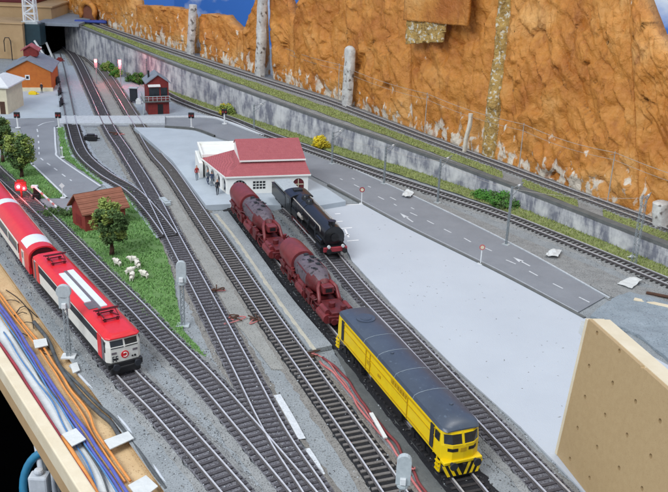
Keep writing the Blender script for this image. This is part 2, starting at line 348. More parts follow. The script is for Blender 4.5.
def wall_material():
    m = bpy.data.materials.new('retaining_stone'); m.use_nodes = True; nt = m.node_tree; N = nt.nodes; L = nt.links; b = N['Principled BSDF']; b.inputs['Roughness'].default_value = 0.9
    uv = N.new('ShaderNodeUVMap'); tc = N.new('ShaderNodeTexCoord')
    br = N.new('ShaderNodeTexBrick'); br.inputs['Scale'].default_value = 1; br.inputs['Brick Width'].default_value = 0.013; br.inputs['Row Height'].default_value = 0.006; br.inputs['Mortar Size'].default_value = 0.0006
    br.inputs['Color1'].default_value = rgb(190, 190, 192); br.inputs['Color2'].default_value = rgb(182, 182, 185); br.inputs['Mortar'].default_value = rgb(176, 176, 179); L.new(uv.outputs[0], br.inputs['Vector'])
    mp = N.new('ShaderNodeMapping'); mp.inputs['Scale'].default_value = (70, 22, 1); L.new(uv.outputs[0], mp.inputs['Vector'])
    n = N.new('ShaderNodeTexNoise'); n.inputs['Scale'].default_value = 1; n.inputs['Detail'].default_value = 8; n.inputs['Roughness'].default_value = 0.7; L.new(mp.outputs[0], n.inputs['Vector'])
    r = N.new('ShaderNodeValToRGB'); r.color_ramp.elements[0].position = 0.42; r.color_ramp.elements[1].position = 0.56; L.new(n.outputs['Fac'], r.inputs[0]); r.color_ramp.elements[1].color = (0.75, 0.75, 0.75, 1)
    mx = N.new('ShaderNodeMix'); mx.data_type = 'RGBA'; L.new(r.outputs[0], mx.inputs[0]); L.new(br.outputs[0], mx.inputs[6]); mx.inputs[7].default_value = rgb(84, 88, 106)
    n2 = N.new('ShaderNodeTexNoise'); n2.inputs['Scale'].default_value = 30; n2.inputs['Detail'].default_value = 6; L.new(tc.outputs['Object'], n2.inputs['Vector'])
    r2 = N.new('ShaderNodeValToRGB'); r2.color_ramp.elements[0].position = 0.46; r2.color_ramp.elements[1].position = 0.64; L.new(n2.outputs['Fac'], r2.inputs[0]); r2.color_ramp.elements[1].color = (0.7, 0.7, 0.7, 1)
    mx2 = N.new('ShaderNodeMix'); mx2.data_type = 'RGBA'; L.new(r2.outputs[0], mx2.inputs[0]); L.new(mx.outputs[2], mx2.inputs[6]); mx2.inputs[7].default_value = rgb(216, 216, 214)
    L.new(mx2.outputs[2], b.inputs['Base Color'])
    bp = N.new('ShaderNodeBump'); bp.inputs['Distance'].default_value = 0.002; L.new(n.outputs['Fac'], bp.inputs['Height']); L.new(bp.outputs[0], b.inputs['Normal'])
    MATS['retaining_stone'] = m
wall_material()
def sky_material():
    m = bpy.data.materials.new('painted_sky'); m.use_nodes = True; nt = m.node_tree; N = nt.nodes; L = nt.links; b = N['Principled BSDF']; b.inputs['Roughness'].default_value = 0.6
    tc = N.new('ShaderNodeTexCoord'); mp = N.new('ShaderNodeMapping'); mp.inputs['Scale'].default_value = (1, 1, 1.5); L.new(tc.outputs['Object'], mp.inputs['Vector'])
    n = N.new('ShaderNodeTexNoise'); n.inputs['Scale'].default_value = 5.5; n.inputs['Detail'].default_value = 7; L.new(mp.outputs[0], n.inputs['Vector'])
    r = N.new('ShaderNodeValToRGB'); r.color_ramp.elements[0].position = 0.47; r.color_ramp.elements[1].position = 0.62
    r.color_ramp.elements[0].color = rgb(62, 122, 208); r.color_ramp.elements[1].color = rgb(226, 234, 244); L.new(n.outputs['Fac'], r.inputs[0]); L.new(r.outputs[0], b.inputs['Base Color'])
    MATS['painted_sky'] = m
sky_material()

# ------------------------------------------------------------------ the ground
# baseboard: left edge follows the bench, the rest runs past the frame
e0, e1 = G(-40, 207), G(200, 541.5)
mb = MB()
# gently uneven painted board, a grid clipped by the bench edge
nx, ny = 120, 150
ex = lambda y: e0.x + (e1.x - e0.x) * (y - e0.y) / (e1.y - e0.y)
for j in range(ny + 1):
    y = 36 + (300 - 36) * (j / ny) ** 1.3
    xl = ex(y)
    for i in range(nx + 1):
        x = xl + (90 - xl) * (i / nx) ** 1.2
        mb.v.append((x, y, -0.02 + 0.05 * noise.noise(V(x * 0.4, y * 0.4, 0))))
for j in range(ny):
    for i in range(nx): a = j * (nx + 1) + i; mb.f.append([a, a + 1, a + nx + 2, a + nx + 1]); mb.m.append(0)
struct('baseboard_ground', mb, 'base_grey', smooth=True)
mb = MB(); mb.prism([V(ex(36) + .2, 36), V(88, 36), V(88, 298), V(ex(298) + .2, 298)], -1.6, -0.12); struct('baseboard_underside', mb, 'tan_board')
mb = MB(); mb.box(-400, 400, -200, 500, -81, -80); struct('floor', mb, 'shade_black')  # floor coloured near-black, so the dark under the table is painted in
# painted sky backdrop behind the cliffs
mb = MB(); mb.box(-190, -56, 301, 302, -20, 140); mb.bar((-56, 301, 60), (120, 150, 60), 1.0, 160)
struct('sky', mb, 'painted_sky')

# coloured surfaces
sheet('yard_ground', [(5, 92), (60, 90), (63, 112), (62, 118), (0, 119), (0, 95)], 0.10, .1, 'apron_paint', .05)
sheet('left_ground', [(56, 66), (76, 66), (110, 119), (60, 119)], 0.09, .1, 'ballast_pale', .1)
sheet('walkway_ground', [(93, 66), (104, 80), (127, 119), (112, 119), (88, 78)], 0.08, .1, 'walk_tan', .1)
sheet('walkway_ground', [(113, 127), (131, 127), (190, 216), (254, 320), (288, 370), (272, 370), (232, 318), (160, 195)], 0.08, .1, 'walk_tan', .12)
sheet('walkway_ground', [(109, 128), (113, 128), (144, 174), (140, 172), (125, 160)], 0.075, .07, 'ballast_pale', .1)
sheet('signal_box_ground', [(112, 70), (135, 84), (210, 117), (160, 118), (140, 118)], 0.08, .08, 'ballast_pale', .1)
sheet('verge_ground', [(350, 163), (430, 199), (520, 238), (600, 270), (640, 288), (640, 306), (612, 302), (520, 250), (430, 203), (350, 168)], 0.10, .1, 'gravel_grey', .15)
road_n = [(58, 127), (165, 127), (195, 129.5), (217, 137.5), (262, 152), (330, 185.5), (408, 227.5), (500, 273), (586, 318.5)]
road_f = [(612, 301), (520, 249.5), (430, 205), (345, 166), (262, 135), (240, 128), (226, 123), (207, 118.5), (163, 118.5), (60, 119.2)]
r_n = [G(x, y) for x, y in road_n]; r_f = [G(x, y) for x, y in reversed(road_f)]
def road_sheet():
    a = smooth_path(r_n, 1.5); b = smooth_path(r_f, 1.5); mb = MB(); n = min(len(a), len(b)) - 1
    A = [a[round(i * (len(a) - 1) / n)] for i in range(n + 1)]; B = [b[round(i * (len(b) - 1) / n)] for i in range(n + 1)]
    for i in range(n + 1): mb.v += [(A[i].x, A[i].y, .12), (B[i].x, B[i].y, .12), (A[i].x, A[i].y, .0), (B[i].x, B[i].y, .0)]
    for i in range(n):
        k = 4 * i; mb.f += [[k, k + 4, k + 5, k + 1], [k, k + 2, k + 6, k + 4], [k + 1, k + 5, k + 7, k + 3]]; mb.m += [0, 0, 0]
    mb.f += [[0, 1, 3, 2], [4 * n, 4 * n + 2, 4 * n + 3, 4 * n + 1]]; mb.m += [0, 0]
    return struct('road', mb, 'asphalt')
road_sheet()
sheet('road', [(0, 119.5), (61, 119.4), (58, 126), (54.3, 128), (56, 150), (60, 158), (102, 186), (85, 197.5), (74, 199.5), (67.5, 198), (33, 166.5), (29, 150), (20, 128), (0, 127)], 0.15, .15, 'asphalt')
sheet('road', [(27, 200), (75, 199.8), (74, 211), (38, 212)], 0.22, .22, 'asphalt')
sheet('crossing_road', [(60, 118.3), (165, 117.9), (165, 125.5), (58, 126)], 0.50, .45, 'kerb', .03)
sheet('quay', [(318, 207), (364, 205), (408, 229), (500, 275), (587, 320), (700, 385), (700, 520), (610, 520), (583, 493), (520, 428), (455, 369), (400, 314), (352, 262), (338, 232)], 0.16, .16, 'quay_paint', .06)
def line_on_road(pts, w, z, m='marking', name='road_marking'):
    mb = MB(); ribbon(mb, smooth_path(gp(pts, z), .8), [(-w / 2, 0), (w / 2, 0)]); struct(name, mb, m)
def kerb(pts, w, z, m, name='kerb'):
    mb = MB(); ribbon(mb, smooth_path(gp(pts), .8), [(-w / 2, 0), (-w / 2, z), (w / 2, z), (w / 2, 0)]); struct(name, mb, m)
kerb([(163, 118), (207, 117.8), (226, 122.4), (256, 133.5), (268, 137)], .75, .32, 'marking')
kerb([(165, 127.6), (195, 130.2), (217, 138)], .3, .4, 'concrete_dark')
kerb([(328, 186), (366, 206.5), (408, 229), (500, 274.6), (586, 320.3)], .34, .3, 'concrete_dark')
kerb([(350, 168), (430, 204.5), (520, 249), (612, 300.5)], .25, .2, 'kerb')
line_on_road([(330, 183.2), (408, 225), (500, 270.3), (583, 314.5)], .11, .135, 'kerb')
line_on_road([(54.5, 127), (56, 150), (60, 158.5), (101, 186.5)], .3, .17)
line_on_road([(31, 163), (50, 181), (67, 197.5)], .3, .17)
line_on_road([(38, 126), (45, 122.8), (57, 121)], .25, .17)
for a, b in [((37, 129), (37.8, 132.5)), ((38, 135), (38.2, 138)), ((38.5, 141), (38.7, 144)), ((38.8, 147), (39, 150)), ((39, 152), (39.2, 155)),
             ((40.5, 158), (44, 161)), ((47, 163), (50.5, 165.5)), ((54, 168), (58, 171)), ((62, 174), (66, 177)), ((70, 179.5), (73, 182))]:
    line_on_road([a, b], .22, .17)
for a, b in [((340, 178.5), (345, 181)), ((354, 184.5), (360, 187.5)), ((378, 196.5), (385, 200)), ((394, 204), (399, 207)), ((410, 212.5), (418, 216)), ((427, 220.5), (434, 224)),
             ((444, 229), (453, 233.5)), ((464, 238), (471, 242)), ((483, 247), (492, 251)), ((506, 259.8), (516, 264)), ((529, 271), (541, 277.5)), ((553, 283.5), (566, 290)), ((579, 297), (592, 303.5)),
             ((352, 178), (357, 180.5)), ((368, 186), (373, 188.5)), ((390, 197), (396, 200)), ((411, 207.5), (416, 210))]:
    line_on_road([a, b], .2, .135)
def arrow(a, b, z=.135):
    A, B = G(*a, z), G(*b, z); d = (B - A).normalized(); n = V(-d.y, d.x); mb = MB(); l = (B - A).length
    mb.add([A + n * .12, A - n * .12, A + d * l * .55 - n * .12, A + d * l * .55 + n * .12, A + d * l * .5 + n * .42, A + d * l * .5 - n * .42, A + d * l], [(0, 1, 2, 3), (4, 5, 6)])
    struct('road_marking', mb, 'marking')
arrow((413, 222), (400, 213)); arrow((530, 266), (513, 257))
random.seed(19); mb = MB(); qp = gp([(366, 212), (500, 282), (584, 325), (556, 450), (470, 366), (380, 275)])
while len(mb.f) < 4 * 90:
    q = V(random.uniform(3, 30), random.uniform(58, 122), .16)
    if not inside(q, qp): continue
    r_ = random.uniform(.04, .11); a_ = random.uniform(0, 6.28); e1 = V(math.cos(a_), math.sin(a_)) * r_ * random.uniform(1, 2.5); e2 = V(-math.sin(a_), math.cos(a_)) * r_ * .6
    mb.add([q - e1, q + e2, q + e1, q - e2, q + V(0, 0, r_ * .5)], [(0, 1, 4), (1, 2, 4), (2, 3, 4), (3, 0, 4)])
tag(mb.build('crumbs', 'gravel_grey', recalc=False), 'small grey crumbs strewn over the pale quay', 'crumbs', kind='stuff')
# white parking bay lines on the quay
for a, b in [((330, 205.5), (364, 204.2)), ((335, 214), (341, 213.5)), ((337, 221.5), (347, 221)), ((341, 228.5), (353, 227.5)), ((345, 229), (349, 238)), ((344, 235), (355, 234)), ((347, 241), (359, 240))]:
    line_on_road([a, b], .26, .175, 'line_white')

# grass
def grass(name, pix, z, n, base='grass_base', blade='grass_blade', h=(.12, .3), zf=None):
    poly = gp(pix); mb = MB(); q = []
    for i in range(len(poly)):
        a, b = poly[i], poly[(i + 1) % len(poly)]; k = max(1, int((b - a).length / 0.6))
        for j in range(k):
            p = a.lerp(b, j / k); q.append(p + V(noise.noise(p * 0.9), noise.noise(p * 0.9 + V(9, 3, 1))) * .25)
    mb.prism(q, z - .1, z, 0)
    xs = [p.x for p in q]; ys = [p.y for p in q]; c = 0
    while c < n:
        p = V(random.uniform(min(xs), max(xs)), random.uniform(min(ys), max(ys)))
        if not inside(p, q): continue
        c += 1
        if noise.noise(p * .5) < -.33: continue
        blade_tri(mb, p + V(0, 0, z), h, 1)
    return tag(mb.build(name, [base, blade], recalc=False), kind='stuff')
def blade_tri(mb, p, h, m):
    a = random.uniform(0, 6.28); w = random.uniform(.05, .1); hh = random.uniform(*h); t = V(random.gauss(0, .12), random.gauss(0, .12), hh)
    mb.add([p + V(math.cos(a), math.sin(a)) * w, p - V(math.cos(a), math.sin(a)) * w, p + t], [(0, 1, 2)], m)
tag(grass('grass', [(46, 214), (74, 212), (100, 196), (128, 188), (150, 226), (163, 247), (172, 275), (178, 305), (184, 332), (206, 358), (192, 352), (160, 330), (100, 271), (75, 246)], .14, 13000), 'green lawn around the red hut where the sheep graze', 'grass')
tag(grass('grass', [(0, 158), (16, 160), (30, 164), (64, 198), (30, 200), (15, 192), (0, 178)], .14, 4500), 'grass patch under the two roadside trees on the left', 'grass')
tag(grass('grass', [(57.5, 128), (65, 128), (70, 142), (80, 158), (104, 184), (100, 184), (62, 157)], .14, 2500), 'narrow green verge between the side road and the curved siding', 'grass')

# ------------------------------------------------------------------ tracks
def track(pix, name_label, zo=0.0, sleeper='sleeper_black', top='ballast_dark', edge='ballast_edge', rail='rail_steel', width=1.5, zdeck=None, gauge=1.65, pitch=.75, cat='railway track'):
    pts = gp(pix) if zdeck is None else pix
    path = smooth_path(pts, .75)
    root = thing('railway_track', path[len(path) // 2], 0, name_label, cat, 'railway tracks of the layout')
    off = path[len(path) // 2]; path = [p - off for p in path]
    for p in path: p.z += zo
    mb = MB(); ribbon(mb, path, [(-width - .65, -.05), (-width - .15, .12), (-width, .15)], 1, .35); ribbon(mb, path, [(-width, .15), (-width * .5, .2), (0, .18), (width * .5, .2), (width, .15)], 0); ribbon(mb, path, [(width, .15), (width + .15, .12), (width + .65, -.05)], 1, .35)
    mb.build('ballast_bed', [top, edge], root, recalc=False)
    mb = MB(); fr = frames(smooth_path(path, pitch)) if pitch != .75 else frames(path)
    for p, n, d in fr:
        j = random.uniform(-.05, .05)
        mb.bar(p + n * (-1.38 * gauge / 1.65 + j) + V(0, 0, .2), p + n * (1.38 * gauge / 1.65 + j) + V(0, 0, .2 + random.uniform(-.015, .015)), .27, .16)
    mb.build('sleeper_strip', sleeper, root)
    for s in (-1, 1):
        mb = MB(); g = s * (gauge / 2 + .04)
        ribbon(mb, path, [(g - .12, .28), (g - .12, .32), (g - .035, .34), (g - .055, .44), (g - .055, .54), (g + .055, .54), (g + .055, .44), (g + .035, .34), (g + .12, .32), (g + .12, .28)])
        mb.m = [0 if k % 9 in (3, 4, 5) else 1 for k in range(len(mb.m))]; mb.build('rail', [rail, 'rail_side'], root, recalc=False)
    return root, path
T1 = [(-30, 178), (0, 215), (47, 285), (90, 333), (126, 377), (167, 419), (229, 490), (262, 530)]
T2 = [(-25, 150), (0, 176), (34, 207), (66, 239), (100, 274), (138, 312), (162, 338), (205, 382), (248, 432), (297, 490), (325, 525)]
TA = [(58, 42), (75, 58), (92, 92), (109, 128), (127, 156), (150, 194), (175, 243), (205, 300), (239, 365), (275, 435), (312, 492), (332, 525)]
TS0 = [(57, 55), (62, 75), (70, 117)]
TS = [(70.2, 118), (73, 130), (82, 155), (103, 175), (132, 193), (152, 214), (170, 238)]
TB = [(56, 38), (72, 47), (102, 71), (133, 118), (155, 154), (172, 174.4), (205.4, 224.4), (263, 310), (308.6, 374.4), (367, 456.6), (391, 492), (415, 528)]
Y1 = [(234, 206), (262, 238), (300, 284), (351, 345), (404, 410), (460, 479), (496, 524)]
Y2 = [(276, 200), (306, 227), (336, 264), (365, 298), (400, 334), (432, 368), (478, 416), (520, 460), (549, 490), (580, 522)]
RT = [(128, 72), (170, 97), (200, 110), (232, 121), (269, 136), (330, 158), (386, 178), (444, 197), (500, 216), (560, 240), (628, 268), (690, 294)]
track(T1, 'railway track at the front left under the red passenger train', .02, 'sleeper_mauve', 'ballast_mauve', 'gravel_grey')
track(T2, 'railway track running between the red train and the lawn', .045, 'sleeper_mauve', 'ballast_mauve', 'gravel_grey')
track(TA, 'long central track curving past the signal beside the lawn', .0, 'sleeper_mauve', 'ballast_mauve', 'ballast_edge')
track(TS, 'curved siding with dark sleepers joining the central track near the hut', .07, 'sleeper_black', 'ballast_mauve', 'ballast_pale')
track(TS0, 'pale painted siding beside the brown house yard', .02, 'ballast_pale', 'ballast_pale', 'ballast_pale', 'rail_dull')
track(TB, 'straight black sleeper track beside the long station platform', .03, 'sleeper_worn', 'ballast_dark', 'ballast_edge')
track(Y1, 'track carrying the yellow diesel and the red steam engines', .01, 'sleeper_black', 'ballast_dark', 'ballast_dark')
track(Y2, 'track carrying the black steam engine along the white quay', .05, 'sleeper_mauve', 'ballast_mauve', 'gravel_grey')
track(RT, 'single track between the main road and the stone retaining wall', .0, 'sleeper_black', 'gravel_grey', 'gravel_grey')
random.seed(77)
mb = MB()
for T, dens in ((T1, 3600), (T2, 4200), (TA, 3600), (TB, 2600), (Y2, 3400), (Y1, 700), (RT, 2400), (TS, 900)):
    fr = frames(smooth_path(gp(T), .5))
    for _ in range(dens):
        p, n, d = random.choice(fr)
        if p.y > 210: continue
        off = random.choice((-1, 1)) * random.uniform(.2, 2.9); r_ = random.uniform(.03, .075); q = p + n * off + d * random.uniform(-.4, .4); q.z = random.choice((.2, .2, .27)) if abs(off) < 1.5 else max(.02, .16 - (abs(off) - 1.5) * .25)
        a_ = random.uniform(0, 6.28); e1 = V(math.cos(a_), math.sin(a_)) * r_ * random.uniform(1, 1.8); e2 = V(-math.sin(a_), math.cos(a_)) * r_
        mb.add([q - e1, q + e2, q + e1, q - e2, q + V(0, 0, r_ * random.uniform(.8, 1.5))], [(0, 1, 4), (1, 2, 4), (2, 3, 4), (3, 0, 4)], random.choice((0, 0, 1, 2)))
tag(mb.build('loose_gravel', ['gravel_grey', 'gravel_dark', 'kerb'], recalc=False), 'loose grey gravel scattered along the tracks', 'gravel', kind='stuff')
# rails inside the level crossing road
mb = MB()
for T in (TS, TA, TB):
    path = [p for p in smooth_path(gp(T), .5)]
    for s in (-1, 1):
        seg = [p for p in path if G(100, 126.2).y - 1 < p.y < G(100, 118).y + 1]
        if len(seg) > 2: ribbon(mb, seg, [(s * .865 - .08, .3), (s * .865 - .08, .56), (s * .865 + .08, .56), (s * .865 + .08, .3)])
tag(mb.build('crossing_rail', 'rail_dull', recalc=False), 'rails let into the grey level crossing deck', 'rails')

# paint and plaster patches beside the tracks
for q, w_ in (([(277, 396), (290, 418), (303, 442)], .62), ([(306, 450), (314, 462), (323, 479)], .6), ([(270, 475), (280, 493)], .9)):
    mb = MB(); ribbon(mb, smooth_path(gp(q), .4), [(-w_ / 2 - .05, 0.0), (-w_ / 2, .14), (w_ / 2, .14), (w_ / 2 + .05, 0.0)], jit=.12); struct('paint_patch', mb, 'marking')

# platforms
def solid(name, pix, z, m, label, cat, mats2=None):
    mb = MB(); mb.prism(gp(pix, z), 0.01, z); o = mb.build(name, m, bevel=.04); return tag(o, label, cat)
solid('station_platform', [(134, 127.2), (165, 127.8), (195, 130.6), (217, 138.6), (262, 153), (327, 188), (346, 201), (322, 205), (270, 205), (230, 203.8), (206, 205), (172, 160)], .9, 'apron_paint', 'wide pale station platform with people standing on it', 'platform')
t = thing('long_platform', G(260, 270), 0, 'long narrow grey platform with a cream edge beside the red engines', 'platform')
o0 = G(260, 270); pl = [G(x, y, .5) for x, y in [(210, 213), (232, 242), (270, 297), (311, 353)]]; pr = [G(x, y, .5) for x, y in [(228, 211), (251, 242), (289, 294), (333, 346)]]
mb = MB(); q = [p - o0 for p in smooth_path(pl, 1.5)] + [p - o0 for p in reversed(smooth_path(pr, 1.5))]; mb.prism(q, 0.02, .5); mb.build('deck', 'gravel_grey' if 0 else 'apron_grey' if 0 else 'base_grey', t, bevel=.03)
mb = MB(); ribbon(mb, [p - o0 for p in smooth_path([G(x, y, .5) for x, y in [(216, 214), (238, 242), (276, 297), (317, 353)]], .8)], [(-.2, -.02), (-.18, .03), (.18, .03), (.2, -.02)], jit=.3); mb.build('edge_stone', 'edge_cream', t)

# ------------------------------------------------------------------ retaining wall and upper deck
wall_px = [(62, 47), (76, 55), (120, 73), (170, 93), (250, 121), (330, 147), (384, 164), (437, 181), (500, 203), (587, 238), (640, 260), (720, 293)]
ZT = [(0, 8.6), (76, 8.2), (170, 6.6), (330, 4.4), (437, 3.4), (500, 3.0), (587, 2.9), (800, 2.9)]
def interp(T, x):
    for (a, u), (b, v) in zip(T, T[1:]):
        if x <= b: return u + (v - u) * max(0, (x - a)) / (b - a)
    return T[-1][1]
def dense(T, n):
    x0, x1 = T[0][0], T[-1][0]; return [(x0 + (x1 - x0) * i / n) for i in range(n + 1)]
def sm(T, x):   # smooth interpolation of a table
    return sum(interp(T, x + d) for d in (-12, -6, 0, 6, 12)) / 5
cliff_px = [(0, 6), (43, 11), (80, 18), (160, 45), (250, 73), (330, 98), (427, 136), (500, 163), (582, 194), (668, 225), (740, 250)]
def cliff_foot(x): return G(x, sm(cliff_px, x), sm(ZT, x))
XS = [66 + i * 5 for i in range(129)]
W0 = [G(x, sm(wall_px, x)) for x in XS]
mb = MB(); mb.uv = []; L_ = 0
for i, p in enumerate(W0):
    if i: L_ += (p - W0[i - 1]).length
    zt = sm(ZT, XS[i]); c = cliff_foot(XS[i]); n = (V(c.x, c.y) - V(p.x, p.y)).normalized()
    for q in (V(p.x, p.y, -.1), V(p.x, p.y, zt) + n * .35, V(p.x, p.y, zt) + n * 1.4, V(p.x, p.y, -.1) + n * 1.4): mb.v.append(tuple(q))
    mb.uv += [(L_ * S, 0), (L_ * S, zt * S), (L_ * S, zt * S), (L_ * S, 0)]
for i in range(len(W0) - 1):
    for j in range(4): mb.f.append([4 * i + j, 4 * i + (j + 1) % 4, 4 * i + 4 + (j + 1) % 4, 4 * i + 4 + j]); mb.m.append(0)
mb.f += [[0, 1, 2, 3], [4 * (len(W0) - 1) + k for k in (3, 2, 1, 0)]]; mb.m += [0, 0]
rw = thing('retaining_wall', (0, 0, 0), 0, 'long grey stone retaining wall with dark stains below the upper track', 'wall')
mb.build('stone_face', 'retaining_stone', rw)
mb = MB()
top = []
for i, p in enumerate(W0):
    zt = sm(ZT, XS[i]); c = cliff_foot(XS[i]); n = (V(c.x, c.y) - V(p.x, p.y)).normalized(); w = .95 + .5 * min(1, max(0, (XS[i] - 400) / 150))
    top.append([V(p.x, p.y, zt - .12) + n * .1, V(p.x, p.y, zt + .3) + n * .12, V(p.x, p.y, zt + .34) + n * (.3 + w), V(p.x, p.y, zt - .12) + n * (.35 + w)])
mb.loft(top); mb.build('coping', 'concrete_dark', rw)
# upper deck surface: gravel, olive grass band, track
mb = MB(); grn = MB(); upath = []
for i, p in enumerate(W0):
    zt = sm(ZT, XS[i]); c = cliff_foot(XS[i]); a = V(p.x, p.y, zt)
    for u in (0.1, .3, .5, .7, 1.25): mb.v.append(tuple(a.lerp(V(c.x, c.y, zt), u) + V(0, 0, .02)))
    upath.append(a.lerp(V(c.x, c.y, zt), .76))
    for u in (0.24, .36, .48, .56):
        q = a.lerp(V(c.x, c.y, zt), u + .04 * noise.noise(V(i * .35, u * 9, 0))); grn.v.append(tuple(q + V(0, 0, .12 + .1 * noise.noise(q * .8))))
for i in range(len(W0) - 1):
    for j in range(4): mb.f.append([5 * i + j, 5 * i + j + 1, 5 * i + 6 + j, 5 * i + 5 + j]); mb.m.append(0)
    for j in range(3):
        if noise.noise(V(i * .13, 4, 2)) > -.33: grn.f.append([4 * i + j, 4 * i + j + 1, 4 * i + 5 + j, 4 * i + 4 + j]); grn.m.append(0)
struct('upper_deck_ground', mb, 'gravel_grey')
for f in list(grn.f):
    a, b, c, d = [Vector(grn.v[k]) for k in f]
    for _ in range(int((b - a).cross(d - a).length * 22)):
        blade_tri(grn, a.lerp(b, random.random()).lerp(d.lerp(c, random.random()), random.random()), (.12, .32), 1)
tag(grn.build('upper_grass', ['olive_base', 'olive_blade'], recalc=False), 'dry olive green grass strip beside the upper track', 'grass', kind='stuff')
upath = [p for p in upath if p.x > upath[0].x - 1]
track(upath, 'upper railway track at the foot of the orange cliffs', .05, 'sleeper_worn', 'gravel_grey', 'gravel_grey', zdeck=1, width=1.1, gauge=1.5)
# lower grass strip between wall and road track
grn = MB(); tr = [(x, interp(RT, x)) for x in XS]
for i, x in enumerate(XS):
    a = W0[i]; b = G(x, interp(RT, x)); b = a.lerp(b, .5 if x < 500 else .58)
    for u in (0, .33, .66, 1): q = a.lerp(b, u); grn.v.append((q.x + .15 * noise.noise(q), q.y + .2 * noise.noise(q * 1.3), .15 + .35 * (1 - u) + .12 * noise.noise(q * .7)))
for i in range(8, len(XS) - 1):
    for j in range(3): grn.f.append([4 * i + j, 4 * i + j + 1, 4 * i + 5 + j, 4 * i + 4 + j]); grn.m.append(0)
for f in list(grn.f):
    a, b, c, d = [Vector(grn.v[k]) for k in f]
    for _ in range(int((b - a).cross(d - a).length * 26)):
        blade_tri(grn, a.lerp(b, random.random()).lerp(d.lerp(c, random.random()), random.random()), (.15, .42), 1)
tag(grn.build('lower_grass', ['olive_base', 'olive_blade'], recalc=False), 'olive grass bank at the foot of the retaining wall', 'grass', kind='stuff')

# ------------------------------------------------------------------ cliffs
def crumple(p, rough=1.0):
    """crushed paper: long shallow waves, leaf shaped dents with one sharp edge, small creases"""
    d = .9 * noise.noise(V(p[0] * .09, p[1] * .06, 1.5)) + .5 * noise.noise(V(p[0] * .2, p[1] * .13, 9.5))
    for s_, a, ang, st, th in ((.34, .7, .42, 2.3, .1), (.62, .45, .75, 2.4, .12), (.5, .35, -.9, 2.6, .2)):
        ca, sa = math.cos(ang), math.sin(ang); u, v = (p[0] * ca + p[1] * sa) / st, -p[0] * sa + p[1] * ca
        w = .7 * noise.noise(V(u * s_ * .8, v * s_ * .8, 40 + s_))
        val = noise.noise(V(u * s_ + w, v * s_ + w, s_ * 31))
        if val > th: d += a * rough * min(val - th, .16) * 2.6          # step up, then flat
        d += a * rough * .3 * (.5 - abs(noise.noise(V(u * s_ * 1.1 + 7, v * s_ * 1.1, s_ * 17))))
    wx, wy = .8 * noise.noise(V(p[0] * .4, p[1] * .4, 3)), .8 * noise.noise(V(p[0] * .4, p[1] * .4, 13))
    for s_, a, sx_, sy_ in ((.26, .9, 1.0, .8), (.55, .42, 1.0, .7)):      # flat crushed facets, each tilted its own way
        dd, pp = noise.voronoi(V((p[0] + wx) * s_ * sx_ + .35 * p[1] * s_, (p[1] + wy) * s_ * sy_, 2.2))
        c = pp[0]; h1 = noise.noise(c * 3.7 + V(5, 1, 2)); h2 = noise.noise(c * 2.9 + V(1, 7, 4)); dx, dy = (p[0] + wx) * s_ * sx_ + .35 * p[1] * s_ - c.x, (p[1] + wy) * s_ * sy_ - c.y
        d += a * rough * (2.6 * (h1 * dx + h2 * dy) + .5 * min(.35, dd[1] - dd[0]))
    u = p[0] + .5 * noise.noise(V(p[0] * .3, p[1] * .25, 77)); d += rough * .3 * (.4 - abs(noise.noise(V(u * .5, p[1] * .12, 55))))
    return d
TOPX = [(-60, -58), (44, 46), (128, 128), (189, 190), (262, 262), (292, 293), (346, 346), (408, 409), (479, 500), (493, 514), (520, 534), (600, 604), (634, 630), (660, 650), (724, 672), (800, 720)]
def lean_dir(x, b, n, t, lean):
    """sideways slant of the crumpled sheet at this place so that its folds run like the ones in the photo"""
    xt = interp(TOPX, x); lo, hi = -1.0, 1.0
    for _ in range(26):
        m = (lo + hi) / 2; w = b + (V(0, 0, 1) + n * lean + t * m) * 30 - V(0, 0, CH); k = w.dot(FW)
        yy = 246 - F * w.dot(CU) / k; xx = 334 + F * w.dot(CR) / k; b0 = b - V(0, 0, CH); k0 = b0.dot(FW); y0 = 246 - F * b0.dot(CU) / k0; x0_ = 334 + F * b0.dot(CR) / k0
        xx = x0_ + (xx - x0_) * (y0 / max(1, y0 - yy))
        if xx < xt: lo = m
        else: hi = m
    return m
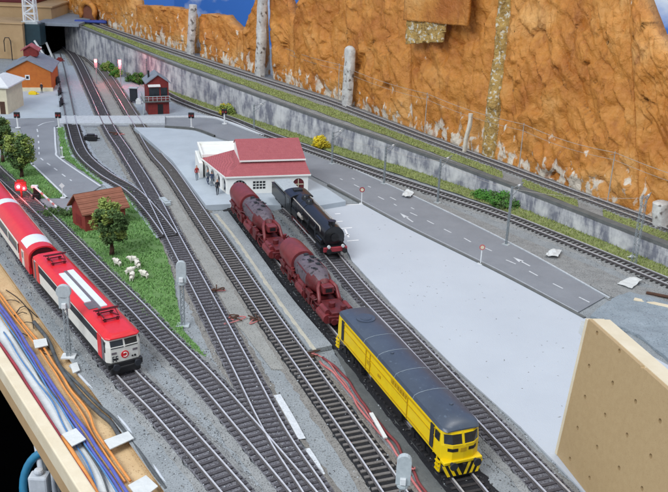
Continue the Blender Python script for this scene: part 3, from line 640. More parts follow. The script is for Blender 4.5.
def cliff(x0, x1, topz, label, lean=.06, step=.55, seed=0, foot=0.0, grain=1.0, m_='cliff_orange', name='cliff_face', out=0.0, cat='cliff', group='orange crumpled cliff pieces along the back'):
    """topz: list of (photo x, photo y of the top edge)"""
    xs = [x0 + (x1 - x0) * i / max(8, int((x1 - x0) / .9)) for i in range(max(8, int((x1 - x0) / .9)) + 1)]
    feet = [cliff_foot(x) for x in xs]; o = feet[len(feet) // 2].copy()
    mb = MB(); mb.uv = []; acc = 0; nv = 96; cols = []
    # heights come from where the top edge is seen
    for i, (x, f) in enumerate(zip(xs, feet)):
        if i: acc += (f - feet[i - 1]).length
        t = feet[min(i + 1, len(feet) - 1)] - feet[max(i - 1, 0)]; t.z = 0; t.normalize(); n = V(-t.y, t.x)
        if n.y < 0: n = -n
        yt = interp(topz, interp(TOPX, x)); b = f + n * (1.0 - out); lo, hi = 0, 80
        if t.x < 0: t = -t
        sh = lean_dir(x, b, n, t, lean)
        for _ in range(30):
            m = (lo + hi) / 2; w = b + V(0, 0, m) + (n * lean + t * sh) * m - V(0, 0, CH); k = w.dot(FW)
            if 246 - F * w.dot(CU) / k > yt: lo = m
            else: hi = m
        h = lo + .5 * noise.noise(V(acc * .5, seed, 0)) + .25 * noise.noise(V(acc * 1.7, seed, 3)); cols.append((b, n, h, acc, t * sh))
    for b, n, h, acc, sv in cols:
        for j in range(nv + 1):
            z = h * j / nv; e = min(1, min(acc, cols[-1][3] - acc) / 1.5)
            d = crumple((acc + seed * 31, z + seed * 7), grain) * .9
            q = b + V(0, 0, z - .15) + sv * z + n * (lean * z - d * (.35 + .65 * e) * min(1, .3 + z / 3))
            mb.v.append(tuple(q - o)); mb.uv.append((acc * S, z * S))
    k = nv + 1
    for i in range(len(cols) - 1):
        for j in range(nv): mb.f.append([i * k + j, (i + 1) * k + j, (i + 1) * k + j + 1, i * k + j + 1]); mb.m.append(0)
    nf = len(mb.v)
    for b, n, h, acc, sv in cols:    # back of the crust
        for z in (0, h): mb.v.append(tuple(b + V(0, 0, z - .15) + sv * z + n * (lean * z + 2.6) - o)); mb.uv.append((acc * S, z * S))
    c = len(cols)
    for i in range(c - 1):
        a = nf + 2 * i; mb.f += [[a, a + 1, a + 3, a + 2], [i * k + nv, (i + 1) * k + nv, a + 3, a + 1], [i * k, a, a + 2, (i + 1) * k]]; mb.m += [0] * 3
    mb.f += [list(range(0, k)) + [nf + 1, nf], list(range((c - 1) * k, c * k)) + [nf + 2 * c - 1, nf + 2 * c - 2]]; mb.m += [0, 0]
    ob = mb.build(name, m_, smooth=True); ob.location = o * S
    return tag(ob, label, cat, group)
cliff(44, 82, [(0, -20), (135, -25)], 'orange cliff piece above the tunnel mouth at the far left', seed=1, grain=.7)
cliff(84, 135, [(84, -20), (126, -12), (133, -2), (137, 3)], 'orange cliff piece with a brown hollow left of the thin white pillar', seed=2, grain=.8)
cliff(136, 188, [(136, 5), (165, 6), (178, 8), (186, 10), (189, 18)], 'flat topped orange cliff piece directly left of the thin white pillar', seed=3, grain=.8)
cliff(197, 241, [(197, 20), (203, 13), (222, 15), (233, 26), (241, 33)], 'low rounded orange cliff piece right of the thin white pillar', seed=4)
cliff(241.5, 258, [(241, 33), (247, 25), (254, 9), (258, -4)], 'narrow steep orange cliff piece left of the tall white pillar', seed=5)
cliff(270, 290.5, [(268, -6), (283, -8), (287, 5), (291, 21)], 'narrow orange cliff piece right of the tall white pillar', seed=6)
cliff(292, 346, [(292, 22), (296, 14), (303, -6), (306, -14), (345, -30)], 'smooth orange cliff piece left of the grey round topped pillar', seed=7)
cliff(347, 408, [(347, -30), (408, -40)], 'broad orange cliff piece behind the grey round topped pillar', seed=8)
cliff(409, 479, [(408, -40), (480, -50)], 'orange cliff piece with a square ledge and hollow near the top', seed=9)
cliff(490, 634, [(493, -10), (505, -35), (634, -60)], 'widest orange cliff piece on the right with many diagonal folds', seed=10, grain=1.15)
cliff(635.6, 790, [(625, -60), (636, -25), (643, 4), (650, 26), (658, 46), (668, 60), (730, 120)], 'orange cliff piece at the right edge below the painted sky', seed=11, grain=1.1)
def hung_sheet(x0, x1, yb0, yb1, label, ytop=-45, out=.3, m_='cliff_orange', name='overhanging_sheet', cat='cliff', rough=.4):
    mb = MB(); mb.uv = []; n_ = 40; nv = 40; k_ = nv + 1
    for i in range(n_ + 1):
        x = x0 + (x1 - x0) * i / n_; f = cliff_foot(x); t = cliff_foot(x + 1) - cliff_foot(x - 1); t.z = 0; t.normalize(); n = V(-t.y, t.x); n = n if n.y > 0 else -n
        b = f - n * out; zz = []
        for yt in (yb0 + (yb1 - yb0) * i / n_, ytop):
            lo, hi = 0, 80
            for _ in range(30):
                m = (lo + hi) / 2; w = b + V(0, 0, m) - V(0, 0, CH); q = w.dot(FW)
                if 246 - F * w.dot(CU) / q > yt: lo = m
                else: hi = m
            zz.append(lo)
        for j in range(k_):
            z = zz[0] + (zz[1] - zz[0]) * j / nv; d = crumple((i * .5 + 77, z), rough) * .5; mb.v.append(tuple(b + V(0, 0, z) - n * d)); mb.uv.append((i * .01, z * S))
    for i in range(n_):
        for j in range(nv): mb.f.append([i * k_ + j, (i + 1) * k_ + j, (i + 1) * k_ + j + 1, i * k_ + j + 1]); mb.m.append(0)
    o = mb.build(name, m_, smooth=True); so = o.modifiers.new('thick', 'SOLIDIFY'); so.thickness = .006; so.offset = -1
    return tag(o, label, cat)
def pillar(x0, x1, yt, m, label, depth=1.6, out=.6, name='pillar', rnd=False, cat='pillar'):
    xm = (x0 + x1) / 2; f = cliff_foot(xm); a, b = cliff_foot(x0), cliff_foot(x1); t = (b - a); w = t.length; t.normalize(); n = V(-t.y, t.x); n = n if n.y > 0 else -n
    f = f - n * out; lo, hi = 0, 80
    for _ in range(30):
        mm = (lo + hi) / 2; q = f + V(0, 0, mm - CH); k = q.dot(FW)
        if 246 - F * q.dot(CU) / k > yt: lo = mm
        else: hi = mm
    sh = lean_dir(xm, f, n, t if t.x > 0 else -t, .02); tt = t if t.x > 0 else -t
    mb = MB(); rings = []; N_ = 40
    for i in range(N_ + 1):
        z = lo * i / N_; s_ = 1.0 if not rnd or i < N_ - 3 else math.sqrt(max(.1, 1 - ((i - N_ + 3) / 3.2) ** 2)); ring = []
        for j in range(14):
            an = 2 * math.pi * j / 14; c_, s2 = math.cos(an), math.sin(an); r_ = 1 + .12 * noise.noise(V(c_ * 2, s2 * 2, z * .9 + xm))
            ring.append(t * (math.copysign(abs(c_) ** .6, c_) * w / 2 * s_ * r_) + n * (math.copysign(abs(s2) ** .6, s2) * depth / 2 * s_ * r_) + V(0, 0, z) + n * .02 * z + tt * sh * z + t * .25 * noise.noise(V(z * .3, xm, 0)))
        rings.append(ring)
    mb.loft(rings); o = mb.build(name, m, smooth='angle'); o.location = f * S
    return tag(o, label, cat)
pillar(190.3, 194.5, 4, 'pillar_paint', 'thin white painted pillar standing between low orange cliffs')
pillar(259.8, 265, -8, 'pillar_paint', 'tall white mottled pillar in front of the blue sky gap', depth=2)
pillar(349.5, 356, 46, 'pillar_paint', 'short grey white pillar with a rounded top against the cliff', rnd=True, out=1.4)
cliff(479.5, 490.5, [(479, -30), (530, -30)], 'mossy yellow grey rock seam between two orange cliffs', seed=21, grain=1.5, m_='rock_moss', name='rock_seam', out=.35, cat='rock', group=None)
hung_sheet(402, 461, 20, 26, 'smooth orange sheet overhanging a shadowed hollow at the top middle')
pillar(631, 639, -30, 'crack_shade_brown', 'dark brown filler strip standing in for the shaded crack in the right cliff', depth=.8, out=-2.9, name='crack_shade_strip', cat='crack')  # brown filler sunk behind the gap, the crack's shade put into its colour
hung_sheet(404, 438, 44, 42, 'mossy ochre rock patch in the shadowed hollow under the overhanging sheet', 14, -.15, 'rock_moss', 'rock_patch', 'rock', .7)
pillar(470, 472.5, 113, 'plaster', 'small pale post with a black top against the orange cliff', out=1.6, name='small_post', depth=.7, cat='post')
pillar(664, 676, 203, 'pillar_paint', 'grey white rock at the foot of the cliff on the right edge', out=1.5, name='rock', depth=2.5, rnd=True, cat='rock')

# ------------------------------------------------------------------ top-left corner: tunnel, ledge, crane
def at(x, y, z): return G(x, y, z)
tz = 8.4
t = thing('tunnel_portal', G(66, 56), 0, 'dark tunnel mouth under the grey bridge deck at the far end', 'tunnel')
o0 = G(66, 56)
c1, c2 = G(50, 53), G(78, 60); dd = (c2 - c1).normalized(); nn = V(-dd.y, dd.x)
a1 = G(76, 55)
def loc(p): return p - o0
mb = MB(); mb.box(-5, 5.4, 26, 27, -.5, 8.1); mb.box(-5.6, -5, -1, 27, -.5, 8.1); mb.build('tunnel_lining', 'shade_black', t)  # near-black lining: the darkness of the tunnel is put into its colour
mb = MB(); mb.box(-7.5, 4.6, -1.5, 27.2, 8.2, 9.0); mb.build('bridge_deck', 'roof_grey', t, bevel=.1)
L0 = G(25, 50)
mb = MB(); mb.box(L0.x - 40, L0.x + 8.6, L0.y - .5, L0.y + 60, 7.9, 12.0); mb.box(L0.x - 40, L0.x + 9.0, L0.y - .9, L0.y + 60, 12.0, 12.5); o = mb.build('wooden_ledge', 'tan_wall', bevel=.1)
tag(o, 'tan wooden ledge in the far left corner behind the crane', 'ledge')
mb = MB(); mb.box(L0.x - 40, L0.x + 7.5, L0.y + 3, L0.y + 50, 0, 7.85); tag(mb.build('shade_block', 'shade_black', bevel=.1), 'near-black block standing in for the shade under the wooden ledge', 'box')  # added block, its near-black colour paints the shade below the ledge
C0 = G(20, 62)
mb = MB(); mb.box(C0.x - 40, C0.x, C0.y + 4, C0.y + 16, 0, 9.2); mb.box(C0.x - 40, C0.x + .2, C0.y + 3.7, C0.y + 16.2, 9.2, 9.6)
tag(mb.build('wooden_cabinet', 'tan_wall', bevel=.1), 'tan wooden box behind the brown house', 'box')
mb = MB(); p = G(5, 62) + V(0, 3.0, 0); mb.tube([p + V(-.9, 0, 2.2), p + V(-.9, 0, 5.0), p + V(-.5, 0, 5.9), p + V(.5, 0, 5.9), p + V(.9, 0, 5.0), p + V(.9, 0, .02)], .13)
tag(mb.build('wire_hoop', 'black'), 'thin black wire hoop in front of the tan box', 'wire hoop')
mb = MB(); mb.box(L0.x - 44, L0.x + 2.6, L0.y + 5, L0.y + 40, 12.5, 26); mb.box(L0.x - 44, L0.x + 2.9, L0.y + 4.6, L0.y + 40, 15.0, 15.6)
tag(mb.build('storage_crate', 'maroon', bevel=.2), 'dark red crate on the ledge at the top left corner', 'crate')
cb = G(34, 58); cr = thing('crane', cb, 0, 'white lattice crane tower on a dark teal base', 'crane')
mb = MB(); mb.box(-4.0, 2.8, -1.5, 3.0, 3.6, 9.2); mb.box(-4.0, -1.2, -1.7, 2.4, 0.5, 6.5); mb.build('machinery_house', 'teal', cr, bevel=.15)
mb = MB()
for sx, sy in ((-1.3, -1), (1.3, -1), (-1.3, 1), (1.3, 1)): mb.bar((sx * 1.2, sy, 9.6), (sx * .9, sy * .8, 26), .4, .4)
for k in range(8):
    z0, z1 = 9.8 + k * 2, 11.8 + k * 2
    for sy in (-1, 1): s_ = 1 if k % 2 else -1; mb.bar((-1.4 * s_, sy, z0), (1.4 * s_, sy, z1), .28, .28); mb.bar((-1.4, sy, z0), (1.4, sy, z0), .3, .3)
mb.build('lattice_tower', 'white_plastic', cr)
for q in (((1.2, -2, 5.0), (4.2, -2, .1)), ((3.0, 2, 4.0), (4.4, 2, .1)), ((-.4, -2, .1), (-.4, -2, 3.2))):
    mb = MB(); mb.bar(q[0], q[1], .42, .42); mb.build('support_leg', 'white_plastic', cr)
mb = MB(); mb.bar((-1.6, -2, 3.3), (3.0, -2, 3.2), .42, .42); mb.build('cross_beam', 'white_plastic', cr)
mb = MB(); mb.box(-2.2, 2.2, -1.3, 1.3, 9.2, 9.8); mb.build('tower_foot', 'grey_plastic', cr)
p = G(91, 23, 8.6); mb = MB(); rings = []
for i in range(12):
    u = i / 11; rings.append([V(-4.4 + 8.8 * u, math.cos(a) * .8 * (1 + .3 * noise.noise(V(u * 6, a, 0))), .35 + math.sin(a) * .45 * (1 + .5 * noise.noise(V(u * 7, a, 4)))) for a in [2 * math.pi * j / 8 for j in range(8)]])
mb.loft(rings); o = mb.build('blue_cloth', 'blue_fabric', smooth=True); o.location = p * S; tag(o, 'crumpled blue cloth lying beside the upper track', 'cloth')
def arch_pts(x0, x1, z0, z1, n=12): r = (x1 - x0) / 2; return [(x0, z0), (x1, z0)] + [((x0 + x1) / 2 + r * math.cos(math.pi * k / n), z1 - r + r * math.sin(math.pi * k / n)) for k in range(n + 1)]
p = cliff_foot(92) - V(.6, 1.6, 0); t = thing('rock_arch', p, math.radians(-38), 'rounded orange rock arch with a brown plate as its dark hollow at the far left cliff', 'rock arch')
mb = MB(); mb.tube([V(-3.2, 0, -.3)] + [V(-3.2 * math.cos(a), .2 * math.sin(3 * a), 2.6 + 3.0 * math.sin(a)) for a in [math.pi * k / 12 for k in range(13)]] + [V(3.2, 0, -.3)], lambda u: .75 + .25 * noise.noise(V(u * 9, 0, 0)), n=10); mb.uv = [(0, .2)] * len(mb.v); mb.build('arch', 'cliff_orange', t, smooth=True)
mb = MB(); mb.plate(arch_pts(-2.9, 2.9, -.3, 5.6), [], Matrix(((1, 0, 0, 0), (0, 0, 1, .3), (0, 1, 0, 0), (0, 0, 0, 1))), .5); mb.build('hollow', 'tile_brown', t)  # brown plate closes the arch; the hollow's dark is put into its colour
# ------------------------------------------------------------------ buildings
def arch(x0, x1, z0, z1, n=10):
    r = (x1 - x0) / 2; c = (x0 + x1) / 2
    return [(x0, z0), (x1, z0)] + [(c + r * math.cos(math.pi * k / n), z1 - r + r * math.sin(math.pi * k / n)) for k in range(n + 1)]
def rect(x0, x1, z0, z1): return [(x0, z0), (x1, z0), (x1, z1), (x0, z1)]
MF = Matrix(((1, 0, 0, 0), (0, 0, 1, 0), (0, 1, 0, 0), (0, 0, 0, 1)))      # (u,v,d) -> x=u, z=v, y=d : a wall facing -y
def wall_left(mb, outline, holes, x, t, k=0): mb.plate(outline, holes, Matrix(((-k, 0, 1, x), (1, 0, 0, 0), (0, 1, 0, 0), (0, 0, 0, 1))), t)   # u along y
A0 = G(227.5, 194.5, .9); B0 = G(307, 191.5, .9); ang = math.atan2(B0.y - A0.y, B0.x - A0.x)
st = thing('station_building', A0, ang, 'white station building with red tiled roofs and arcade', 'station')
Wd, Dp, Hw = 12.0, 9.8, 2.75
mb = MB()
mb.plate(rect(0, Wd, 0, Hw), [arch(.7, 2.9, .02, 2.1), rect(3.7, 5.7, .6, 1.95), rect(7.45, 7.75, .9, 1.7), rect(8.45, 8.75, .9, 1.7), arch(9.7, 11.4, .02, 2.1)], MF, .3)
wall_left(mb, rect(.3, Dp, 0, Hw), [arch(.7 + k * 2.3, 2.3 + k * 2.3, .02, 2.1) for k in range(4)], 0, .3, .25)
mb.box(Wd - .3, Wd, .3, Dp, 0, Hw); mb.box(-2.45, Wd, Dp, Dp + .3, 0, Hw)
mb.build('wall', 'station_wall', st)
mb = MB(); mb.box(2.2, 2.4, 2.5, Dp - .01, 0, Hw); mb.box(2.4, Wd - .31, 2.5, 2.7, 0, Hw); mb.build('inner_wall', 'concrete_dark', st)
mb = MB(); mb.add([V(3.7, .15, .6), V(5.7, .15, .6), V(5.7, .15, 1.95), V(3.7, .15, 1.95)], [(0, 1, 2, 3)])
w = mb.build('window', 'glass_dark', st)
mb = MB()
for k in range(5): mb.box(3.68 + k * .48, 3.76 + k * .48, .02, .12, .6, 1.95)
for k in range(4): mb.box(3.7, 5.7, .0, .1, .58 + k * .43, .66 + k * .43)
mb.build('lattice', 'station_wall', w)
for x in (7.45, 8.45): mb = MB(); mb.box(x, x + .3, .12, .2, .9, 1.7); mb.build('window', 'glass_dark', st)
mb = MB(); mb.plate(arch(9.7, 11.4, .02, 2.1), [], MF @ Matrix.Translation((0, 0, .2)), .05); d_ = mb.build('door', 'maroon', st)
mb = MB(); mb.box(10.5, 10.6, .1, .2, .05, 2.0); mb.box(9.75, 11.35, .1, .19, 1.1, 1.2); mb.build('door_frame', 'cream', d_)
mb = MB()
for k in range(5): mb.box(.75 + k * .45, .83 + k * .45, .12, .2, .05, 1.9)
mb.box(.7, 2.9, .1, .18, .9, 1.0); mb.build('window_frame', 'grey_plastic', st)
# lower hipped skirt roof
ov = .3; ux0, ux1, uy0, uz = 2.3, Wd - .1, 2.9, 4.0
mb = MB()
E_ = [V(-ov, -ov, Hw), V(Wd + ov, -ov, Hw), V(ux1 + .15, uy0, uz), V(ux0, uy0, uz), V(-ov - .25 * Dp, Dp + .4, Hw), V(ux0, Dp + .4, uz)]
mb.add(E_, [(0, 1, 2, 3), (0, 3, 5, 4)]); mb.add([v - V(0, 0, .18) for v in E_], [(3, 2, 1, 0), (4, 5, 3, 0)])
mb.add([E_[0], E_[1], E_[1] - V(0, 0, .18), E_[0] - V(0, 0, .18), E_[4], E_[4] - V(0, 0, .18), E_[2], E_[2] - V(0, 0, .18)], [(0, 3, 2, 1), (0, 4, 5, 3), (1, 2, 7, 6)])
mb.build('lower_roof', 'tile_red', st)
mb = MB(); mb.box(-ov - .05, Wd + ov + .05, -ov - .08, -ov - .01, Hw - .2, Hw + .02); mb.bar((-ov - .05, -ov - .1, Hw - .09), (-ov - .05 - .25 * Dp, Dp + .4, Hw - .09), .08, .22); mb.build('eave_board', 'station_wall', st)
# upper block
mb = MB(); ry, rz_ = 8.2, 6.2; zt = 4.35
mb.plate([(uy0, 2.8), (Dp, 2.8), (Dp, zt + .8), (ry, rz_ - .12), (uy0, zt - .1)], [], Matrix(((0, 0, 1, ux0 - .05), (1, 0, 0, 0), (0, 1, 0, 0), (0, 0, 0, 1))), .3)
mb.plate([(uy0, 2.8), (Dp, 2.8), (Dp, zt + .8), (ry, rz_ - .12), (uy0, zt - .1)], [], Matrix(((0, 0, 1, ux1 - .3), (1, 0, 0, 0), (0, 1, 0, 0), (0, 0, 0, 1))), .3)
mb.box(ux0 - .04, ux1, uy0 - .03, uy0 + .2, 3.7, zt - .06); mb.build('upper_wall', 'station_wall', st)
mb = MB(); U_ = [V(ux0 - .15, uy0 - .4, zt), V(ux1 + .15, uy0 - .4, zt), V(ux1 + .15, ry, rz_), V(ux0 - .15, ry, rz_), V(ux0 - .15, Dp + .4, zt + .9), V(ux1 + .15, Dp + .4, zt + .9)]
mb.add(U_, [(0, 1, 2, 3), (3, 2, 5, 4)]); mb.add([v - V(0, 0, .15) for v in U_], [(3, 2, 1, 0), (4, 5, 2, 3)])
for a_, b_ in ((0, 1), (1, 2), (2, 5), (5, 4), (4, 3), (3, 0)): mb.add([U_[a_], U_[b_], U_[b_] - V(0, 0, .15), U_[a_] - V(0, 0, .15)], [(0, 1, 2, 3)])
mb.build('upper_roof', 'tile_red', st)
mb = MB(); mb.box(ux0 - .2, ux1 + .2, uy0 - .5, uy0 - .42, zt - .2, zt + .02); mb.build('eave_board', 'station_wall', st)
# annex with flat terrace behind
mb = MB(); mb.box(-2.6, 3.2, Dp + .45, Dp + 8.0, 0, 2.9); mb.box(-2.8, -2.5, Dp + .3, Dp + 8.2, 2.9, 3.4); mb.box(-2.5, 2.2, Dp + .35, Dp + .6, 2.9, 3.4); mb.box(-2.5, 3.4, Dp + 7.9, Dp + 8.2, 2.9, 3.4); mb.box(3.1, 3.4, Dp + .5, Dp + 7.9, 2.9, 3.4)
mb.box(-3.3, -2.7, Dp - 1, Dp + 6.5, 0, 2.4)
mb.build('annex', 'station_wall', st, bevel=.04)

def gable_house(name, fl, fr, depth, h, rh, mw_, mr_, label, ov=.4, z=0, plinth=None):
    """fl, fr: photo points of the foot of the gable wall seen in front"""
    A = G(*fl, z); B = G(*fr, z); w = (B - A).length; t = thing(name, A, math.atan2(B.y - A.y, B.x - A.x), label, 'house')
    mb = MB(); z0 = 0
    mb.plate([(0, z0), (w, z0), (w, h), (w / 2, h + rh), (0, h)], [], MF, .2); mb.plate([(0, z0), (w, z0), (w, h), (w / 2, h + rh), (0, h)], [], MF @ Matrix.Translation((0, 0, depth - .2)), .2)
    mb.box(0, .2, .2, depth - .2, z0, h); mb.box(w - .2, w, .2, depth - .2, z0, h); mb.build('wall', mw_, t)
    mb = MB(); sl = rh / (w / 2)
    for s in (0, 1):
        xo, xe = w / 2, (-ov if s == 0 else w + ov); zr, ze = h + rh + .12, h - ov * sl + .12
        mb.add([V(xo, -ov, zr), V(xe, -ov, ze), V(xe, depth + ov, ze), V(xo, depth + ov, zr), V(xo, -ov, zr - .22), V(xe, -ov, ze - .22), V(xe, depth + ov, ze - .22), V(xo, depth + ov, zr - .22)],
               [(0, 1, 2, 3), (7, 6, 5, 4), (0, 4, 5, 1), (1, 5, 6, 2), (2, 6, 7, 3)])
    mb.build('roof', mr_, t)
    return t, w
# brown house
t, w = gable_house('brown_house', (8, 91.5), (52, 91.5), 13, 4.7, 2.4, 'brown_wall', 'roof_grey', 'orange brown house with a grey gable roof and red cupola', .5)
mb = MB(); mb.box(-.3, w + .3, -.35, .0, 0, .9); mb.build('plinth', 'cream', t)
mb = MB(); mb.box(w * .47 - .5, w * .47 + .5, -.1, .05, 2.6, 3.7); f_ = mb.build('window', 'white_plastic', t)
mb = MB(); mb.box(w * .47 - .28, w * .47 + .28, -.13, -.09, 2.85, 3.45); mb.build('pane', 'glass_dark', f_)
mb = MB(); mb.plate([(w / 2 - 1.5, 7.0), (w / 2 + 1.5, 7.0), (w / 2 + 1.5, 8.4), (w / 2, 9.3), (w / 2 - 1.5, 8.4)], [], MF @ Matrix.Translation((0, 0, 5)), 3)
c_ = mb.build('cupola', 'brick_red', t)
mb = MB()
for s in (-1, 1): mb.add([V(w / 2, 4.6, 9.6), V(w / 2 + s * 2, 4.6, 8.4), V(w / 2 + s * 2, 8.4, 8.4), V(w / 2, 8.4, 9.6), V(w / 2, 4.6, 9.35), V(w / 2 + s * 2, 4.6, 8.15), V(w / 2 + s * 2, 8.4, 8.15), V(w / 2, 8.4, 9.35)], [(0, 1, 2, 3), (7, 6, 5, 4), (0, 4, 5, 1), (1, 5, 6, 2), (2, 6, 7, 3)])
mb.build('cupola_roof', 'tile_red', c_)
# cream building at the left edge
A = G(-14, 114); t = thing('cream_building', A, 0, 'cream building with a white roof cut off by the left edge', 'building')
B = G(9.5, 114); w = (B - A).length
mb = MB(); mb.box(0, w, 0, 9, 0, 5.6); mb.build('wall', 'cream', t, bevel=.05)
mb = MB(); mb.add([V(-.5, -.6, 5.6), V(w + .7, -.6, 5.6), V(w + .7, 9.6, 5.6), V(-.5, 9.6, 5.6), V(1.8, 2.5, 7.2), V(w - 2, 2.5, 7.2), V(w - 2, 6.5, 7.2), V(1.8, 6.5, 7.2), V(-.5, -.6, 5.35), V(w + .7, -.6, 5.35), V(w + .7, 9.6, 5.35), V(-.5, 9.6, 5.35)],
               [(0, 1, 5, 4), (1, 2, 6, 5), (2, 3, 7, 6), (3, 0, 4, 7), (4, 5, 6, 7), (8, 9, 1, 0), (9, 10, 2, 1), (10, 11, 3, 2), (11, 8, 0, 3), (11, 10, 9, 8)]); mb.build('roof', 'white_plastic', t)
mb = MB(); mb.box(w - 1.5, w - .5, -.06, .1, .02, 2.6); mb.build('door', 'bark', t)
# signal box
A = G(145, 114.5); B = G(168, 114.5); w = (B - A).length
t, w = gable_house('signal_box', (148.5, 115), (169.5, 114.2), 4.8, 6.7, 1.5, 'brick_red', 'roof_grey', 'dark red two storey signal box with a grey roof and balcony', .4)
mb = MB(); mb.box(-.9, w + .15, -.8, .0, 2.7, 2.9); mb.box(-.9, 0, 0, 4.8, 2.7, 2.9); b_ = mb.build('balcony', 'concrete_dark', t)
mb = MB()
for k in range(7): x = -.85 + k * (w + .9) / 6; mb.box(x, x + .08, -.78, -.7, 2.9, 3.9)
mb.box(-.9, w + .12, -.78, -.7, 3.85, 3.95); mb.box(-.9, w + .12, -.78, -.72, 3.4, 3.46)
for k in range(5): mb.box(-.88, -.8, .9 * k, .9 * k + .08, 2.9, 3.9)
mb.box(-.88, -.8, -.7, 4.8, 3.85, 3.95); mb.build('railing', 'grey_plastic', b_)
for x0, x1 in ((.3, w * .55), (w * .62, w - .3)): mb = MB(); mb.box(x0, x1, -.05, .1, 3.7, 5.5); mb.build('window', 'glass_dark', t)
mb = MB(); mb.add([V(.1, 0, 6.2), V(w * .6, 0, 6.2), V(w * .6, -.75, 5.9), V(.1, -.75, 5.9), V(.1, 0, 6.1), V(w * .6, 0, 6.1), V(w * .6, -.75, 5.8), V(.1, -.75, 5.8)], [(0, 1, 2, 3), (7, 6, 5, 4), (2, 6, 7, 3), (1, 5, 6, 2), (0, 3, 7, 4)]); mb.build('awning', 'white_plastic', t)
mb = MB(); mb.box(w * .45, w * .7, -.05, .1, .02, 2.1); mb.build('door', 'black', t)
for k in range(1): mb = MB(); mb.add([V(-.9, -.4, 2.8), V(-.9, .4, 2.8), V(-1.0, .4, 0), V(-1.0, -.4, 0), V(-1.0, -.4, 2.8), V(-1.0, .4, 2.8), V(-1.15, .4, 0), V(-1.15, -.4, 0)], [(0, 1, 2, 3), (7, 6, 5, 4), (0, 3, 7, 4), (1, 5, 6, 2)]); mb.build('stair', 'grey_plastic', t)
mb = MB(); mb.cyl((w * .15, 2.4, 7), (w * .15, 2.4, 8.6), .2, n=8); mb.build('chimney', 'black', t)
# red hut on the lawn: long side faces the right front, gable faces left
A = G(73.2, 224); B = G(86, 233); t0 = (B - A); w = t0.length
hut = thing('lineside_hut', A, math.atan2(t0.y, t0.x), 'brick red hut with a brown tiled roof on the lawn', 'hut')
h, rh, dep = 2.9, 1.75, 5.6
mb = MB(); mb.plate([(0, 0), (w, 0), (w, h), (w / 2, h + rh), (0, h)], [], MF, .2); mb.plate([(0, 0), (w, 0), (w, h), (w / 2, h + rh), (0, h)], [], MF @ Matrix.Translation((0, 0, dep - .2)), .2)
mb.box(0, .2, .2, dep - .2, 0, h); mb.box(w - .2, w, .2, dep - .2, 0, h); mb.build('wall', 'hut_red', hut)
mb = MB(); sl = rh / (w / 2)
for s in (0, 1):
    xe = -.45 if s == 0 else w + .45; zr, ze = h + rh + .14, h - .45 * sl + .14
    mb.add([V(w / 2, -.5, zr), V(xe, -.5, ze), V(xe, dep + .5, ze), V(w / 2, dep + .5, zr), V(w / 2, -.5, zr - .2), V(xe, -.5, ze - .2), V(xe, dep + .5, ze - .2), V(w / 2, dep + .5, zr - .2)], [(0, 1, 2, 3), (7, 6, 5, 4), (0, 4, 5, 1), (1, 5, 6, 2), (2, 6, 7, 3)])
mb.build('roof', 'tile_brown', hut)
mb = MB(); mb.box(w - .02, w + .05, 2.2, 3.4, .02, 2.1); mb.build('door', 'brick_red', hut)
mb = MB(); mb.box(w * .3, w * .7, -.05, .02, .6, 1.9); mb.build('door', 'brick_red', hut)

# ------------------------------------------------------------------ vegetation
def crown(mb, c, rx, rz, n_cl, n_leaf, size, mats=(0, 1), flat=1.0, up=.12):
    for k in range(n_cl):
        while True:
            q = V(random.uniform(-1, 1), random.uniform(-1, 1), random.uniform(-1, 1))
            if .35 < q.length < 1: break
        cc = Vector(c) + V(q.x * rx, q.y * rx, q.z * rz); r = random.uniform(.22, .42) * rx
        m = mats[0] if random.random() < .45 + .25 * q.z else mats[1]
        for _ in range(n_leaf):
            d = V(random.gauss(0, 1), random.gauss(0, 1), random.gauss(0, 1)); d.normalize(); p = cc + d * r * random.uniform(.5, 1)
            s = size * random.uniform(.6, 1.3); a = V(random.gauss(0, 1), random.gauss(0, 1), random.gauss(0, .5)).normalized(); b = a.orthogonal().normalized() * s * .6
            mb.add([p - a * s * .5, p + b * .5, p + a * s * .5, p - b * .5], [(0, 1, 2, 3)], m)
def tree(px, py, h, r, label, n=42, seed=1, tr=.28):
    random.seed(seed); p = G(px, py); t = thing('tree', p, 0, label, 'tree', 'model trees beside the tracks')
    mb = MB(); mb.tube([(0, 0, 0), (.05, 0, h * .15), (0, .05, h * .35), (.1, 0, h * .6), (0, 0, h * .88)], lambda u: tr * (1.15 - u) + .03)
    for k in range(9):
        a = k * 2.4; z = h * (.3 + .055 * k); mb.tube([(0, 0, z), (math.cos(a) * r * .4, math.sin(a) * r * .4, z + .4), (math.cos(a) * r * .8, math.sin(a) * r * .8, z + 1.1)], lambda u: .1 * (1.1 - u), n=5)
    mb.build('trunk', 'bark', t, smooth=True)
    mb = MB(); crown(mb, (0, 0, h * .62), r * .92, h * .36, int(n * 1.6), 95, .36); mb.build('crown', ['leaf_a', 'leaf_b'], t, recalc=False)
    return t
tree(112, 256, 7.3, 2.15, 'leafy green tree in front of the red hut', 40, 1)
tree(22, 178, 6.9, 2.35, 'bushy green tree beside the side road, right one of the pair', 46, 2)
tree(3, 163, 7.6, 1.9, 'dark green tree at the left edge beside the cream building', 40, 3)
def bush(px, py, rx, h, label, mats, seed, z=0, n=24, leaf=.26, name='bush', sq=1.0):
    random.seed(seed); p = G(px, py, z); mb = MB(); crown(mb, (0, 0, h * .45), rx, h * .45, int(n * 1.4), 60, leaf * 1.4)
    o = mb.build(name, mats, recalc=False); o.location = p * S; return tag(o, label, 'bush', 'bushes along the layout')
bush(322, 148, 1.7, 2.3, 'bright yellow flowering bush against the retaining wall', ['leaf_yellow', 'leaf_yellow2'], 4, n=26)
bush(227, 115, 1.9, 2.4, 'mustard yellow bush at the wall behind the bent road', ['leaf_yellow2', 'leaf_a'], 5)
